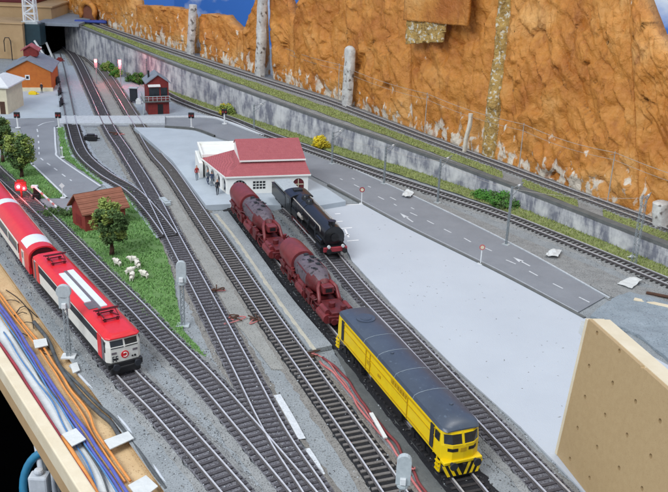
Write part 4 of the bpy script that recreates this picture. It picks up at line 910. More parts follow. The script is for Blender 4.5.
bush(506, 206, 2.6, 1.9, 'dark green bush low against the wall by a mast', ['leaf_bright', 'leaf_b'], 6, n=40)
bush(487, 199, 2.2, 1.2, 'flat green bush left of the dark green one', ['leaf_bright', 'leaf_bright'], 16, n=30)
for k, (x, y, r, h) in enumerate([(108, 72, 1.8, 2.6), (116, 77, 1.7, 2.2), (134, 82, 1.8, 2.2), (141, 84, 1.6, 2.5)]):
    bush(x, y, r, h, ['yellow green bush between the two red signals', 'low yellow green bush beneath the brighter red signal', 'green bush left of the signal box', 'small green bush touching the signal box roof'][k], ['leaf_a' if k < 2 else 'leaf_bright', 'leaf_b' if k > 1 else 'leaf_bright'], 20 + k)
random.seed(31); mb = MB(); a, b = G(45, 214.5), G(73, 217)
for k in range(40):
    p = a.lerp(b, k / 39) + V(0, random.uniform(-.9, .9)); crown(mb, p + V(0, 0, .5), .7, .6, 3, 22, .22, (1, 1))
tag(mb.build('hedge', ['leaf_a', 'leaf_b'], recalc=False), 'low dark green hedge beside the level crossing and hut', 'hedge')

# ------------------------------------------------------------------ signals, masts, signs
def lattice(mb, x, y, w, z0, z1, step=.45, th=.07):
    for sx in (-1, 1):
        for sy in (-1, 1): mb.bar((x + sx * w / 2, y + sy * w / 2, z0), (x + sx * w / 2, y + sy * w / 2, z1), th, th)
    z = z0; s = 1
    while z < z1 - .01:
        z2 = min(z + step, z1)
        for sy in (-1, 1): mb.bar((x - s * w / 2, y + sy * w / 2, z), (x + s * w / 2, y + sy * w / 2, z2), th * .7, th * .7)
        for sx in (-1, 1): mb.bar((x + sx * w / 2, y - s * w / 2, z), (x + sx * w / 2, y + s * w / 2, z2), th * .7, th * .7)
        z = z2; s = -s
def signal(px, py, h, label, round_top=False, z=0):
    p = G(px, py, z); t = thing('railway_signal', p, random.uniform(-.2, .2), label, 'signal', 'grey lattice railway signals')
    mb = MB(); mb.box(-.65, .65, -.5, .5, 0, .18); mb.build('base', 'white_plastic' if round_top else 'grey_plastic', t, bevel=.03)
    mb = MB(); lattice(mb, 0, 0, .34, .18, h - 2.2); mb.build('mast', 'mast_grey', t)
    mb = MB()
    if round_top:
        mb.cyl((0, -.2, h - .65), (0, .25, h - .65), .68, n=24); mb.box(-.5, .5, -.2, .25, h - 2.3, h - 1.1)
    else:
        q = [(-.5, h - 2.3), (.5, h - 2.3)] + [(.5 * math.cos(a), h - .5 + .5 * math.sin(a)) for a in [math.pi * k / 8 for k in range(9)]]
        mb.plate(q, [], MF @ Matrix.Translation((0, 0, -.25)), .4); mb.cyl((0, 0, h - 2.55), (0, 0, h - 2.3), .42, n=16)
    mb.build('signal_head', 'grey_plastic', t, bevel=.05)
    mb = MB()
    for k in range(2 if round_top else 3): zz = h - .65 - k * .65; mb.cyl((0, .2, zz), (0, .55, zz), .24, .26, n=12)
    mb.build('lamp_hood', 'black', t)
    mb = MB(); mb.box(-.2, .2, -.45, -.22, h - 2.2, h - 1.7); mb.build('junction_box', 'white_plastic', t, bevel=.03)
    return t
signal(183, 326, 7.2, 'grey lattice signal with a tall head at the lawn edge')
signal(69, 357, 7.4, 'grey lattice signal with a round head beside the red locomotive', True)
signal(399, 535, 6.6, 'grey signal at the bottom edge beside the yellow diesel', False)
def red_signal(px, py, h, label, m, watt):
    p = G(px, py); t = thing('lit_signal', p, 0, label, 'signal', 'lit red signals at the far end')
    mb = MB(); mb.box(-.3, .3, -.3, .3, 0, .15); mb.cyl((0, 0, .1), (0, 0, h - 1), .1, n=8); mb.build('mast', 'mast_grey', t)
    mb = MB(); mb.box(-.35, .35, -.05, .25, h - 1.6, h + .5); mb.build('signal_head', 'mast_grey', t, bevel=.05)
    mb = MB(); R3 = .33 if m == 'lamp_red' else .3; rings = [[V(R3 * s_ * math.cos(a), -.1 - c_ * .2, h + R3 * s_ * math.sin(a)) for a in [2 * math.pi * k / 14 for k in range(14)]] for s_, c_ in ((1, 0), (.85, .5), (.45, .9), (.05, 1))]
    mb.loft(rings); mb.build('lamp', m, t, smooth=True)
    l = bpy.data.lights.new('signal_glow', 'POINT'); l.energy = watt; l.color = (1, .12, .14); l.shadow_soft_size = .004
    o = bpy.data.objects.new('signal_glow', l); COL.objects.link(o); o.location = (p + V(0, -.9, h)) * S
red_signal(97, 84, 5.4, 'far signal with a small orange red light, left one of the lit pair', 'lamp_warm', .03)
red_signal(121, 86, 5.6, 'far signal with a bright red light, right one of the lit pair', 'lamp_red', .11)
# level crossing lights
def crossing_light(px, py, label, lit=False):
    p = G(px, py, .1); t = thing('crossing_light', p, 0, label, 'crossing light', 'level crossing lights')
    mb = MB(); mb.cyl((0, 0, 0), (0, 0, 2.2), .16, n=10); mb.cyl((0, 0, 0), (0, 0, .12), .5, n=12); mb.build('post', 'white_plastic', t)
    mb = MB(); mb.box(-.55, .55, -.15, .25, 1.9, 3.0); mb.build('lamp_panel', 'black', t, bevel=.08)
    mb = MB()
    for s in (-.27, .27): mb.cyl((s, -.15, 2.45), (s, -.3, 2.45), .2, n=12)
    mb.build('lamp', 'lamp_red' if lit else 'brick_red', t)
crossing_light(18, 128, 'black level crossing light on a white post beside the left tree')
crossing_light(59, 128, 'black level crossing light at the top of the green verge')
crossing_light(191.5, 128, 'black topped crossing light on a white post at the grey road edge')
crossing_light(224.5, 124, 'black topped crossing light on the white kerb of the road bend')
p = G(22, 199, .1); t = thing('crossing_light', p, .3, 'red glowing crossing light beside the red coach', 'crossing light', 'level crossing lights')
mb = MB(); mb.cyl((0, 0, 0), (0, 0, 2.1), .15, n=10); mb.box(-.5, .5, -.3, .3, 0, .15); mb.build('post', 'brick_red', t)
mb = MB(); mb.box(-.8, .8, .0, .25, 1.2, 2.6); mb.box(-.5, .5, 0, .25, 2.6, 2.9); mb.build('lamp_panel', 'brick_red', t, bevel=.08)
mb = MB(); mb.cyl((-.32, 0, 1.9), (-.32, -.25, 1.9), .2, n=16); mb.cyl((.4, 0, 1.6), (.4, -.2, 1.6), .12, n=14); mb.build('lamp', 'lamp_white', t)
mb = MB(); mb.cyl((-.32, .05, 1.9), (-.32, -.12, 1.9), .48, n=16); mb.cyl((.4, .05, 1.6), (.4, -.1, 1.6), .36, n=14); mb.build('lamp_glow_disc', 'glow_rose', t)  # red glow around each lamp is shaped as a glowing disc
l = bpy.data.lights.new('crossing_glow', 'POINT'); l.energy = .035; l.color = (1, .1, .1); l.shadow_soft_size = .006
o = bpy.data.objects.new('crossing_glow', l); COL.objects.link(o); o.location = (p + V(.2, -1.2, 1.7)) * S
# barrier
a = G(37, 200, .1); b = G(57, 210, .1); t = thing('crossing_barrier', a, 0, 'white level crossing barrier arm with red bands slanting down', 'barrier'); b = b - a
mb = MB(); mb.box(-.5, .5, -.4, .4, 0, 1.0); mb.box(-.35, .35, -.3, .3, 1.0, 1.9); mb.build('drive_box', 'black', t, bevel=.06)
mb = MB(); s0, s1 = V(-.1, -.1, 2.0), V(b.x, b.y, .4)
for k in range(10):
    u0, u1 = k / 10, (k + 1) / 10; mb.bar(s0.lerp(s1, u0), s0.lerp(s1, u1), .2, .2, 1 if k in (3, 6, 8) else 0)
mb.build('arm', ['white_plastic', 'cable_pink'], t)
mb = MB(); mb.box(-.6, .3, -.25, .25, 1.8, 2.2); mb.build('counterweight', 'white_plastic', t, bevel=.05)
# traffic signs
def road_sign(px, py, h, r, label, m='white_plastic', ring=None, base=True, z=.15, tri=False):
    p = G(px, py, z); t = thing('road_sign', p, 0, label, 'road sign', 'small road signs')
    mb = MB(); mb.cyl((0, 0, 0), (0, 0, h - r), .08, n=8); mb.cyl((0, 0, 0), (0, 0, .1), .38, n=14); mb.build('post', 'white_plastic', t)
    mb = MB()
    if tri: mb.plate([(-r, h - r), (0, h - 2 * r), (r, h - r), (0, h)], [], MF @ Matrix.Translation((0, 0, -.12)), .08)
    else: mb.cyl((0, -.12, h - r), (0, -.04, h - r), r, n=24)
    mb.build('sign_plate', m, t)
    if ring: mb = MB(); mb.cyl((0, -.125, h - r), (0, -.14, h - r), r * .62, n=20); mb.build('sign_face', 'cream', t)
road_sign(63, 198, 2.3, .42, 'white diamond road sign at the side road before the crossing', tri=True)
road_sign(361.5, 204, 2.6, .38, 'red rimmed round road sign behind the black steam engine', 'cable_red', True)
road_sign(480.5, 264, 2.6, .36, 'red rimmed round road sign on the kerb by the white quay', 'cable_pink', True)
road_sign(62.5, 157.5, 1.9, .2, 'thin white post sign on the green verge', z=.14)
# catenary masts
def mast(px, py, h, label, z=0, arm=3.2, w=.2, side=-1, lat=True):
    p = G(px, py, z); t = thing('catenary_mast', p, math.radians(-38), label, 'catenary mast', 'overhead line masts')
    mb = MB(); mb.box(-.45, .45, -.45, .45, 0, .15); mb.build('base', 'grey_plastic', t)
    mb = MB(); lattice(mb, 0, 0, w, .1, h, .5, .055); mb.build('post', 'mast_grey', t)
    mb = MB(); mb.bar((0, 0, h - .3), (0, side * -arm, h - .1), .09, .09); mb.bar((0, 0, h - 1.4), (0, side * -arm * .9, h - .3), .07, .07); mb.build('bracket', 'mast_grey', t)
    mb = MB(); mb.cyl((0, side * -arm * .5, h - .25), (0, side * -arm * .65, h - .22), .13, n=8); mb.build('insulator', 'white_plastic', t)
    return p, h
lm = [mast(332, 164, 5.6, 'thin grey mast beside the yellow bush'), mast(384, 184, 6.2, 'thin grey mast left of the two road arrows'), mast(437.5, 203, 6.8, 'thin grey mast with bracket at the middle of the road track'),
      mast(506, 245, 8.0, 'slim grey mast between the road and the dark green bush'), mast(633, 266, 9.2, 'stout grey lattice mast at the right by the white paper', w=.55, arm=2.2)]
mast(254, 131, 5.2, 'thin grey mast behind the station at the white kerb', w=.2)
mast(147, 84, 6, 'thin dark mast behind the signal box', w=.2, arm=1)
um = []
for k, (x, lab) in enumerate([(340, 'thin upper mast left of the round topped pillar'), (426, 'thin upper mast left of the mossy rock seam'), (520, 'thin upper mast right of the mossy rock seam'), (608, 'thin upper mast before the dark crack of the wide cliff')]):
    c = cliff_foot(x); t = thing('catenary_mast', c - V(0.4, .9, 0), math.radians(-38), lab, 'catenary mast', 'overhead line masts'); h = 7.8
    mb = MB(); mb.cyl((0, 0, 0), (0, 0, h), .09, .07, n=8); mb.build('post', 'wire', t)
    mb = MB(); mb.bar((0, 0, h - .4), (0, -1.5, h - .2), .07, .07); mb.build('bracket', 'wire', t); um.append(c - V(.4, .9, -h))
def wire(pts, r, label):
    mb = MB(); P_ = []
    for a, b in zip(pts, pts[1:]):
        for k in range(8): u = k / 8; P_.append(a.lerp(b, u) - V(0, 0, 1) * .5 * math.sin(math.pi * u))
    P_.append(pts[-1]); mb.tube(P_, r, n=5); tag(mb.build('overhead_wire', 'wire'), label, 'wire', 'overhead wires')
ue = [um[0] - (um[1] - um[0])] + um + [um[-1] + (um[-1] - um[-2]) * 1.2]
wire([p - V(0, 0, .2) for p in ue], .035, 'pale overhead wire strung across the orange cliffs')
wire([p - V(0, 0, 1.2) for p in ue], .028, 'lower contact wire strung across the orange cliffs')
lw = [p + V(0, 0, h - .3) for p, h in lm]
wire(lw, .022, 'thin overhead wire above the track by the road')

# point motors and trackside boxes
def box_thing(name, px, py, sz, m, label, cat, rz=.6, z=.1, extra=None):
    p = G(px, py, z); mb = MB(); mb.box(-sz[0] / 2, sz[0] / 2, -sz[1] / 2, sz[1] / 2, 0, sz[2]); mb.box(-sz[0] * .3, sz[0] * .3, -sz[1] * .3, sz[1] * .3, sz[2], sz[2] * 1.35)
    mb.cyl((sz[0] / 2, 0, sz[2] * .4), (sz[0] / 2 + .5, 0, sz[2] * .4), .12, n=8); o = mb.build(name, m, bevel=.05); o.location = p * S; o.rotation_euler = (0, 0, rz); return tag(o, label, cat)
box_thing('point_motor', 91, 140, (2.2, 1.3, .8), 'black', 'black point motor box on the curved siding', 'point motor', .1)
box_thing('point_motor', 165, 203, (.9, 3.0, .45), 'grey_plastic', 'pale grey point motor strip between the two central tracks', 'point motor', .5)
box_thing('buffer_stop', 60, 62, (1.6, .8, .9), 'brick_red', 'small red buffer stop at the end of the pale siding', 'buffer stop', 0)
p = G(134, 103); t = thing('kiosk', p, 0, 'small dark kiosk with a grey cap left of the signal box', 'kiosk')
mb = MB(); mb.box(-.75, .75, -.5, .5, .4, 3.2); mb.box(-.6, -.4, -.4, -.2, 0, .4); mb.box(.4, .6, -.4, -.2, 0, .4); mb.box(-.6, -.4, .2, .4, 0, .4); mb.box(.4, .6, .2, .4, 0, .4); mb.build('cabinet', 'cloth_dark', t, bevel=.08)
mb = MB(); mb.box(-.95, .95, -.7, .7, 3.2, 3.4); mb.build('cap', 'grey_plastic', t, bevel=.05)
box_thing('trackside_crate', 138.5, 104, (1.1, .8, .9), 'white_plastic', 'small white crate beside the dark kiosk', 'crate', .2)
box_thing('yellow_cart', 33, 94.5, (1.7, .9, .55), 'yellow', 'small yellow cart in front of the brown house', 'cart', 0)
box_thing('blue_barrel', 14.5, 93.5, (.7, .6, .7), 'cable_blue', 'small blue barrel at the left of the brown house front', 'barrel', 0)
for k, (x, y) in enumerate([(58, 84), (60, 95), (61.5, 106)]):
    box_thing('loading_trestle', x, y, (.35, 2.6, 1.3), 'cloth_dark', ['dark trestle nearest the brown house', 'dark middle trestle along the pale siding', 'dark trestle at the near end of the pale siding'][k], 'trestle', .12)
random.seed(5)
for x, y, lab in [(217, 291, 'brown wire scrap on the walkway beside the central track'), (251, 321, 'dark wire scrap touching the platform track'), (232, 320, 'tiny brown wire scrap between the two tracks'), (118, 135, 'thin brown wire loop below the level crossing'), (407, 468, 'knot of pale and brown wires beside the yellow diesel'), (315, 357, 'small pink and white wire joint at the platform end')]:
    mb = MB(); pts = [V(random.gauss(0, .5), random.gauss(0, .45), .1 + random.random() * .3) for _ in range(7)]; mb.tube(smooth_path(pts, .15), .07, n=6)
    pts = [V(random.gauss(0, .5), random.gauss(0, .45), .1 + random.random() * .2) for _ in range(5)]; mb.tube(smooth_path(pts, .15), .06, n=6, m=1)
    o = mb.build('wire_scrap', ['bark', 'cable_pink']); o.location = G(x, y, .1) * S; tag(o, lab, 'wire')

# ------------------------------------------------------------------ trains
def place(fx, fy, rx, ry): a, b = G(fx, fy), G(rx, ry); d = a - b; return a, b, math.atan2(d.y, d.x), d.length
def wheelset(mb, x, r, w=.72, m=None, th=.28):
    for s in (-1, 1):
        mb.cyl((x, s * (w + .02), r), (x, s * (w + .02 + th), r), r, n=20, m=m); mb.cyl((x, s * (w - .05), r), (x, s * (w + .04), r), r * 1.1, n=20, m=m)
    mb.cyl((x, -w, r), (x, w, r), .12, n=8, m=m)
def bogie(parent, xc, wb, z, n=3, frame='black', wheel='cloth_dark'):
    mb = MB()
    for s in (-1, 1):
        mb.box(xc - wb / 2 - .5, xc + wb / 2 + .5, s * 1.2 - .12, s * 1.2 + .12, z + .35, z + .7)
        for k in range(n): x = xc - wb / 2 + wb * k / (n - 1); mb.box(x - .28, x + .28, s * 1.25 - .16, s * 1.25 + .16, z + .2, z + .75)
        for k in range(n - 1): x = xc - wb / 2 + wb * (k + .5) / (n - 1); mb.cyl((x, s * 1.28, z + .3), (x, s * 1.28, z + .75), .16, n=8)
    mb.box(xc - wb / 2, xc + wb / 2, -1.0, 1.0, z + .5, z + .9); b = mb.build('bogie', frame, parent)
    mb = MB()
    for k in range(n): 
        x = xc - wb / 2 + wb * k / (n - 1)
        for s in (-1, 1): mb.cyl((x, s * .76, z + .5), (x, s * 1.02, z + .5), .5, n=18)
    mb.build('wheels', wheel, b)
def buffers(parent, x, z, s, m='cloth_dark', w=1.0):
    for y in (-w, w):
        mb = MB(); mb.cyl((x, y, z), (x + s * .45, y, z), .14, n=10); mb.cyl((x + s * .45, y, z), (x + s * .55, y, z), .32, n=16); mb.build('buffer', m, parent)
RZ = .55    # rail head height
# --- yellow diesel, local +x is its front
a, b, ang, Ln = place(460, 480, 351.5, 350)
yd = thing('yellow_diesel_locomotive', (a + b) / 2, ang, 'yellow diesel locomotive with a dark slate roof at the front', 'locomotive')
h2 = Ln / 2; W2 = 1.62
def sec(x, w, zb, ze, zr, n=9, nose=0):
    r = [V(x, -w, zb), V(x, -w, ze)]
    return r
zb, ze = RZ + 1.3, RZ + 3.7
mb = MB()
out = [(-h2 + .25, -W2), (h2 - .55, -W2), (h2 - .02, -W2 * .55), (h2 + .05, 0), (h2 - .02, W2 * .55), (h2 - .55, W2), (-h2 + .25, W2), (-h2, W2 * .6), (-h2, -W2 * .6)]
outt = [(-h2 + .35, -W2 + .03), (h2 - .75, -W2 + .03), (h2 - .4, -W2 * .55), (h2 - .33, 0), (h2 - .4, W2 * .55), (h2 - .75, W2 - .03), (-h2 + .35, W2 - .03), (-h2 + .15, W2 * .6), (-h2 + .15, -W2 * .6)]
mb.loft([[V(x, y, zb) for x, y in out], [V(x, y, zb + 1.25) for x, y in out], [V(x, y, ze) for x, y in outt]]); mb.build('body', 'yellow', yd, bevel=.06)
mb = MB(); rr = []
for k in range(9):
    t_ = k / 8; an = t_ * math.pi; rr.append((-math.cos(an) * (W2 + .04), ze + .02 + math.sin(an) ** .7 * .58))
def shrink(x, sc, dz): return [V(x, y * sc, (z - ze) * dz + ze) for y, z in rr] 
mb.loft([shrink(-h2 + .1, .9, .55), shrink(-h2 + .7, 1, 1), shrink(-h2 + 5, 1, 1), shrink(h2 - 5, 1, 1), shrink(h2 - 1.9, 1, 1), shrink(h2 - .95, .99, .85), shrink(h2 - .5, .9, .5), shrink(h2 - .3, .78, .2)])
rf = mb.build('roof', 'roof_slate', yd, smooth='angle')
mb = MB()
for k, x in enumerate((-h2 + 3.0,)): 
    mb.cyl((x, 0, ze + .5), (x, 0, ze + .64), .9, n=28); mb.cyl((x, 0, ze + .64), (x, 0, ze + .67), .55, n=20)
mb.build('fan', 'roof_slate', rf)
for x, y in ((h2 - 3, .4), (-1, -.5)): mb = MB(); mb.cyl((x, y, ze + .4), (x, y, ze + .68), .16, n=10); mb.build('exhaust', 'roof_slate', rf, bevel=.03)
mb = MB()
for x in (-4.5, -1.5, 2, 5.5): ribbon(mb, [V(x, 0, 0), V(x + .06, 0, 0)], [(y * 1.006, z + .012) for y, z in rr])
mb.build('panel_seam', 'slab_blue', rf, recalc=False)
# side details on both sides
for s in (-1, 1):
    mb = MB(); y = s * (W2 + .02)
    for x in (-3.9, -3.0, 4.6): mb.box(x, x + .08, y - .05, y + .04, zb + .1, ze - .3)
    mb.box(-h2 + 1.2, h2 - 1.6, y - .04, y + .03, ze - .35, ze - .25); mb.box(-h2 + 1.2, h2 - 1.6, y - .04, y + .03, zb + .3, zb + .38); mb.box(-h2 + 1.2, h2 - 1.6, y - .04, y + .03, zb + 1.45, zb + 1.5)
    mb.build('side_rib', 'yellow_dark', yd)
    for x in (h2 - 2.25, -h2 + 1.3): mb = MB(); mb.box(x, x + .55, y - .05, y + .01, zb + .25, ze - .15); d_ = mb.build('door', 'cloth_dark', yd); mb = MB(); mb.box(x + .62, x + .68, y - .02, y + .1, zb, ze - .4); mb.build('handrail', 'yellow', d_)
    mb = MB(); mb.box(h2 - 1.45, h2 - .8, y - .06, y + .01, zb + 1.45, ze - .25); mb.build('side_window', 'glass_dark', yd)
    mb = MB(); mb.box(-3.6, -2.8, y - .03, y + .025, zb + .85, zb + 1.25); mb.box(-1.2, -.6, y - .03, y + .025, zb + .85, zb + 1.1); mb.build('emblem', 'yellow_dark', yd)
    mb = MB()
    for k in range(6): mb.box(1.5 + k * .5, 1.85 + k * .5, y - .05, y + .015, zb + 1.7, zb + 2.05)
    mb.build('grille', 'yellow_dark', yd)
# front face: follow the bent nose with matrices
def strip_plate(fx, y0, y1, z0, z1, pr, kink):
    ys = sorted({y0, y1} | {k for k in (-kink, 0.0, kink) if y0 < k < y1}); mb = MB(); rings = []
    return mb.loft([[V(fx(y, z0) + pr, y, z0), V(fx(y, z1) + pr, y, z1), V(fx(y, z1) - .08, y, z1), V(fx(y, z0) - .08, y, z0)] for y in ys])
def face_plate(parent, name, m, y0, y1, z0, z1, proud=.03):
    def fx(y, z):
        t_ = max(0, (z - (zb + 1.25)) / (ze - zb - 1.25)); ay = abs(y)
        xb = (h2 + .05 - .07 * ay / (W2 * .55)) if ay < W2 * .55 else h2 - .02 - .53 * (ay - W2 * .55) / (W2 * .45)
        xt = (h2 - .33 - .07 * ay / (W2 * .55)) if ay < W2 * .55 else h2 - .4 - .35 * (ay - W2 * .55) / (W2 * .45)
        return xb * (1 - t_) + xt * t_
    return strip_plate(fx, y0, y1, z0, z1, proud, W2 * .55).build(name, m, parent)
for s in (-1, 1):
    y0, y1 = sorted((s * .12, s * 1.42)); wf = face_plate(yd, 'windscreen', 'glass_dark', y0, y1, zb + 1.42, ze - .22, .03)
    for q in ((y0, y1, zb + 1.35, zb + 1.42), (y0, y1, ze - .22, ze - .16)): face_plate(wf, 'window_frame', 'yellow', *q, .07)
    y0, y1 = sorted((s * .45, s * 1.2)); face_plate(yd, 'headlight', 'black', y0, y1, zb + .82, zb + 1.08, .04)
face_plate(yd, 'number_plate', 'yellow_dark', -.25, .25, zb + .75, zb + 1.1, .03)
mb = MB(); mb.box(h2 - .5, h2 + .2, -W2 - .02, W2 + .02, zb - .15, zb + .1); mb.build('buffer_beam', 'yellow', yd, bevel=.05)
# striped snow plough: yellow and black slanting bars
pw = None
mb = MB(); mb.add([V(h2 + .1, -W2, zb - .15), V(h2 + .1, W2, zb - .15), V(h2 + .25, W2 * .8, RZ + .05), V(h2 + .25, -W2 * .8, RZ + .05), V(h2 - .1, -W2, zb - .15), V(h2 - .1, W2, zb - .15), V(h2 + .05, W2 * .8, RZ + .12), V(h2 + .05, -W2 * .8, RZ + .12)], [(0, 1, 2, 3), (7, 6, 5, 4), (0, 4, 5, 1), (1, 5, 6, 2), (2, 6, 7, 3), (3, 7, 4, 0)])
pw = mb.build('snow_plough', 'black', yd)
for k in range(6):
    s = -1 if k < 3 else 1; kk = k % 3; y0 = s * (.25 + kk * .5)
    mb = MB(); mb.add([V(h2 + .13, y0 + s * .25, zb - .2), V(h2 + .13, y0 + s * .5, zb - .2), V(h2 + .29, y0 + s * .25 - s * .2, RZ + .18), V(h2 + .29, y0 - s * .2, RZ + .18)], [(0, 1, 2, 3)]); mb.build('warning_stripe', 'yellow', pw)
for x in (-h2 + .35, h2 - .75):
    for s in (-1, 1):
        mb = MB(); mb.bar((x - .3, s * (W2 - .05), zb), (x - .3, s * (W2 + .02), RZ + .25), .09, .09); mb.bar((x + .3, s * (W2 - .05), zb), (x + .3, s * (W2 + .02), RZ + .25), .09, .09)
        for q in range(3): mb.box(x - .3, x + .3, s * W2 - .14, s * W2 + .06, RZ + .3 + q * .36, RZ + .36 + q * .36)
        mb.build('step', 'yellow', yd)
buffers(yd, h2 + .1, zb - .05, 1); buffers(yd, -h2, zb - .05, -1)
mb = MB(); mb.box(h2 + .1, h2 + .45, -.12, .12, zb - .45, zb - .1); mb.build('coupling', 'black', yd)
mb = MB(); mb.box(-3.2, 3.2, -1.35, 1.35, RZ + .2, zb); mb.box(-h2 + .3, h2 - .3, -1.2, 1.2, zb - .3, zb - .001); mb.build('underframe', 'black', yd, bevel=.05)
bogie(yd, h2 - 3.6, 3.8, RZ); bogie(yd, -h2 + 3.6, 3.8, RZ)

# --- red and white electric locomotive
a, b, ang, Ln = place(126, 377, 50, 288)
rl = thing('red_electric_locomotive', (a + b) / 2, ang, 'red and white electric locomotive leading the passenger train', 'locomotive')
h2 = Ln / 2; W2 = 1.6; zb, zm, ze, zr = RZ + 1.15, RZ + 3.35, RZ + 3.6, RZ + 3.85
mb = MB()
def nose(z, x, w): return [V(-x + .2, -w, z), V(x - .35, -w, z), V(x, -w * .8, z), V(x + .06, 0, z), V(x, w * .8, z), V(x - .35, w, z), V(-x + .2, w, z), V(-x, w * .8, z), V(-x, -w * .8, z)]
mb.loft([nose(zb, h2, W2), nose(zb + 1.5, h2, W2), nose(zm, h2 - .28, W2)]); mb.build('body', 'train_white', rl, bevel=.04)
mb = MB(); mb.loft([nose(zm + .002, h2 - .18, W2 + .01), nose(zm + .15, h2 + .02, W2 + .02), nose(ze - .02, h2 - .02, W2 - .05), nose(zr - .06, h2 - .25, W2 - .4), nose(zr, h2 - .5, W2 - .6)]); rr_ = mb.build('roof', 'train_red', rl, bevel=.06)
for s in (-1, 1):
    y = s * (W2 + .015)
    mb = MB(); mb.box(-h2 + 2.4, h2 - 2.4, y - .05, y + .01, zm - .8, zm - .1); mb.build('side_grille', 'train_grey' if 0 else 'cloth_dark', rl)
    for x0, x1 in ((h2 - 2.3, h2 - 1.3), (-h2 + 1.3, -h2 + 2.3), (-h2 + .2, -h2 + .55)): mb = MB(); mb.box(x0, x1, y - .05, y + .012, zb + .02, zm); mb.build('side_panel', 'train_red', rl)
    for x in (h2 - 1.2, -h2 + .62): mb = MB(); mb.box(x, x + .5, y - .05, y + .02, zb + .05, zm - .1); mb.build('door', 'train_grey', rl)
    mb = MB(); mb.box(h2 - .66, h2 - .42, y - .06, y + .0, zb + 1.0, zm - .15); mb.build('side_window', 'glass_dark', rl)
def rfx(z): t_ = max(0, (z - zb - 1.5) / (zm - zb - 1.5)); return h2 + .02 - .28 * t_
def rface(parent, name, m, y0, y1, z0, z1, pr=.05):
    fx = lambda y, z: rfx(z) + .04 - .06 * abs(y) / 1.28
    return strip_plate(fx, y0, y1, z0, z1, pr, 1.27).build(name, m, parent)
for s in (-1, 1):
    y0, y1 = sorted((s * .08, s * 1.24)); rface(rl, 'windscreen', 'glass_dark', y0, y1, zb + 1.4, zm - .12, .03)
    y0, y1 = sorted((s * .75, s * 1.2)); rface(rl, 'headlight', 'train_grey', y0, y1, zb + .85, zb + 1.05, .04)
    mb = MB(); mb.cyl((h2 + .02, s * .95, zb + .35), (h2 + .08, s * .95, zb + .35), .1, n=10); mb.cyl((h2 - .02, s * .7, zb + .35), (h2 + .08, s * .7, zb + .35), .08, n=10); mb.build('tail_lamp', 'black', rl)
# round emblem: red ring with a broken inner arc
mb = MB(); n = 28
mb.cyl((h2 + .06, 0, zb + .68), (h2 + .12, 0, zb + .68), .36, n=n); em = mb.build('emblem', 'train_red', rl)
mb = MB(); pts = [V(h2 + .13, .2 * math.cos(t_), zb + .68 + .2 * math.sin(t_)) for t_ in [math.radians(-135 + 270 * k / 16) for k in range(17)]]; mb.tube(pts, .05, n=6); mb.build('emblem_arc', 'train_white', em)
for dy in (-1.15, -.85):
    rface(rl, 'number_mark', 'cloth_dark', dy, dy + .07, zb + .12, zb + .62, .045); rface(rl, 'number_mark', 'cloth_dark', dy, dy + .2, zb + .38, zb + .44, .05); rface(rl, 'number_mark', 'cloth_dark', dy, dy + .2, zb + .6, zb + .66, .05)
mb = MB(); mb.box(h2 - .3, h2 + .15, -W2 - .02, W2 + .02, zb - .55, zb - .002); mb.build('buffer_beam', 'black', rl, bevel=.05)
mb = MB(); mb.box(h2 - .2, h2 + .25, -1.4, 1.4, RZ + .05, zb - .4); mb.build('snow_plough', 'black', rl, bevel=.1)
buffers(rl, h2 + .1, zb - .2, 1)
mb = MB(); mb.box(-h2 + .3, h2 - .3, -1.4, 1.4, RZ + .35, zb - .002); mb.build('underframe', 'black', rl)
bogie(rl, h2 - 3.6, 3.0, RZ, 2); bogie(rl, -h2 + 3.6, 3.0, RZ, 2)
for y0, y1, x0, x1 in ((.15, .8, -4.8, 5.2), (-.85, -.2, -4.4, 3.6)):
    mb = MB(); mb.box(x0, x1, y0, y1, zr - .05, zr + .12); mb.build('roof_panel', 'roof_white', rr_, bevel=.04)
mb = MB(); mb.box(-5, 5.5, -.18, .13, zr - .04, zr + .03); mb.box(3.7, 5.2, -1, -.2, zr - .04, zr + .05); mb.build('roof_walk', 'train_grey', rr_)
for xc in (7.6, -7.9):
    mb = MB()
    for s in (-1, 1):
        mb.bar((xc - .8, s * .45, zr + .1), (xc + .9, s * .7, zr + .45), .09, .09); mb.bar((xc + .9, s * .7, zr + .45), (xc - .5, s * .8, zr + .65), .07, .07); mb.cyl((xc - .8, s * .6, zr - .05), (xc - .8, s * .6, zr + .25), .13, n=8); mb.cyl((xc + .8, s * .6, zr - .05), (xc + .8, s * .6, zr + .25), .13, n=8)
    mb.bar((xc - .8, -.8, zr + .2), (xc - .8, .8, zr + .2), .14, .1); mb.bar((xc + .8, -.8, zr + .2), (xc + .8, .8, zr + .2), .14, .1)
    mb.bar((xc - .5, -1.2, zr + .7), (xc - .5, 1.2, zr + .7), .12, .08); mb.bar((xc - .25, -1.1, zr + .7), (xc - .25, 1.1, zr + .7), .1, .08)
    mb.build('pantograph', 'maroon', rr_)
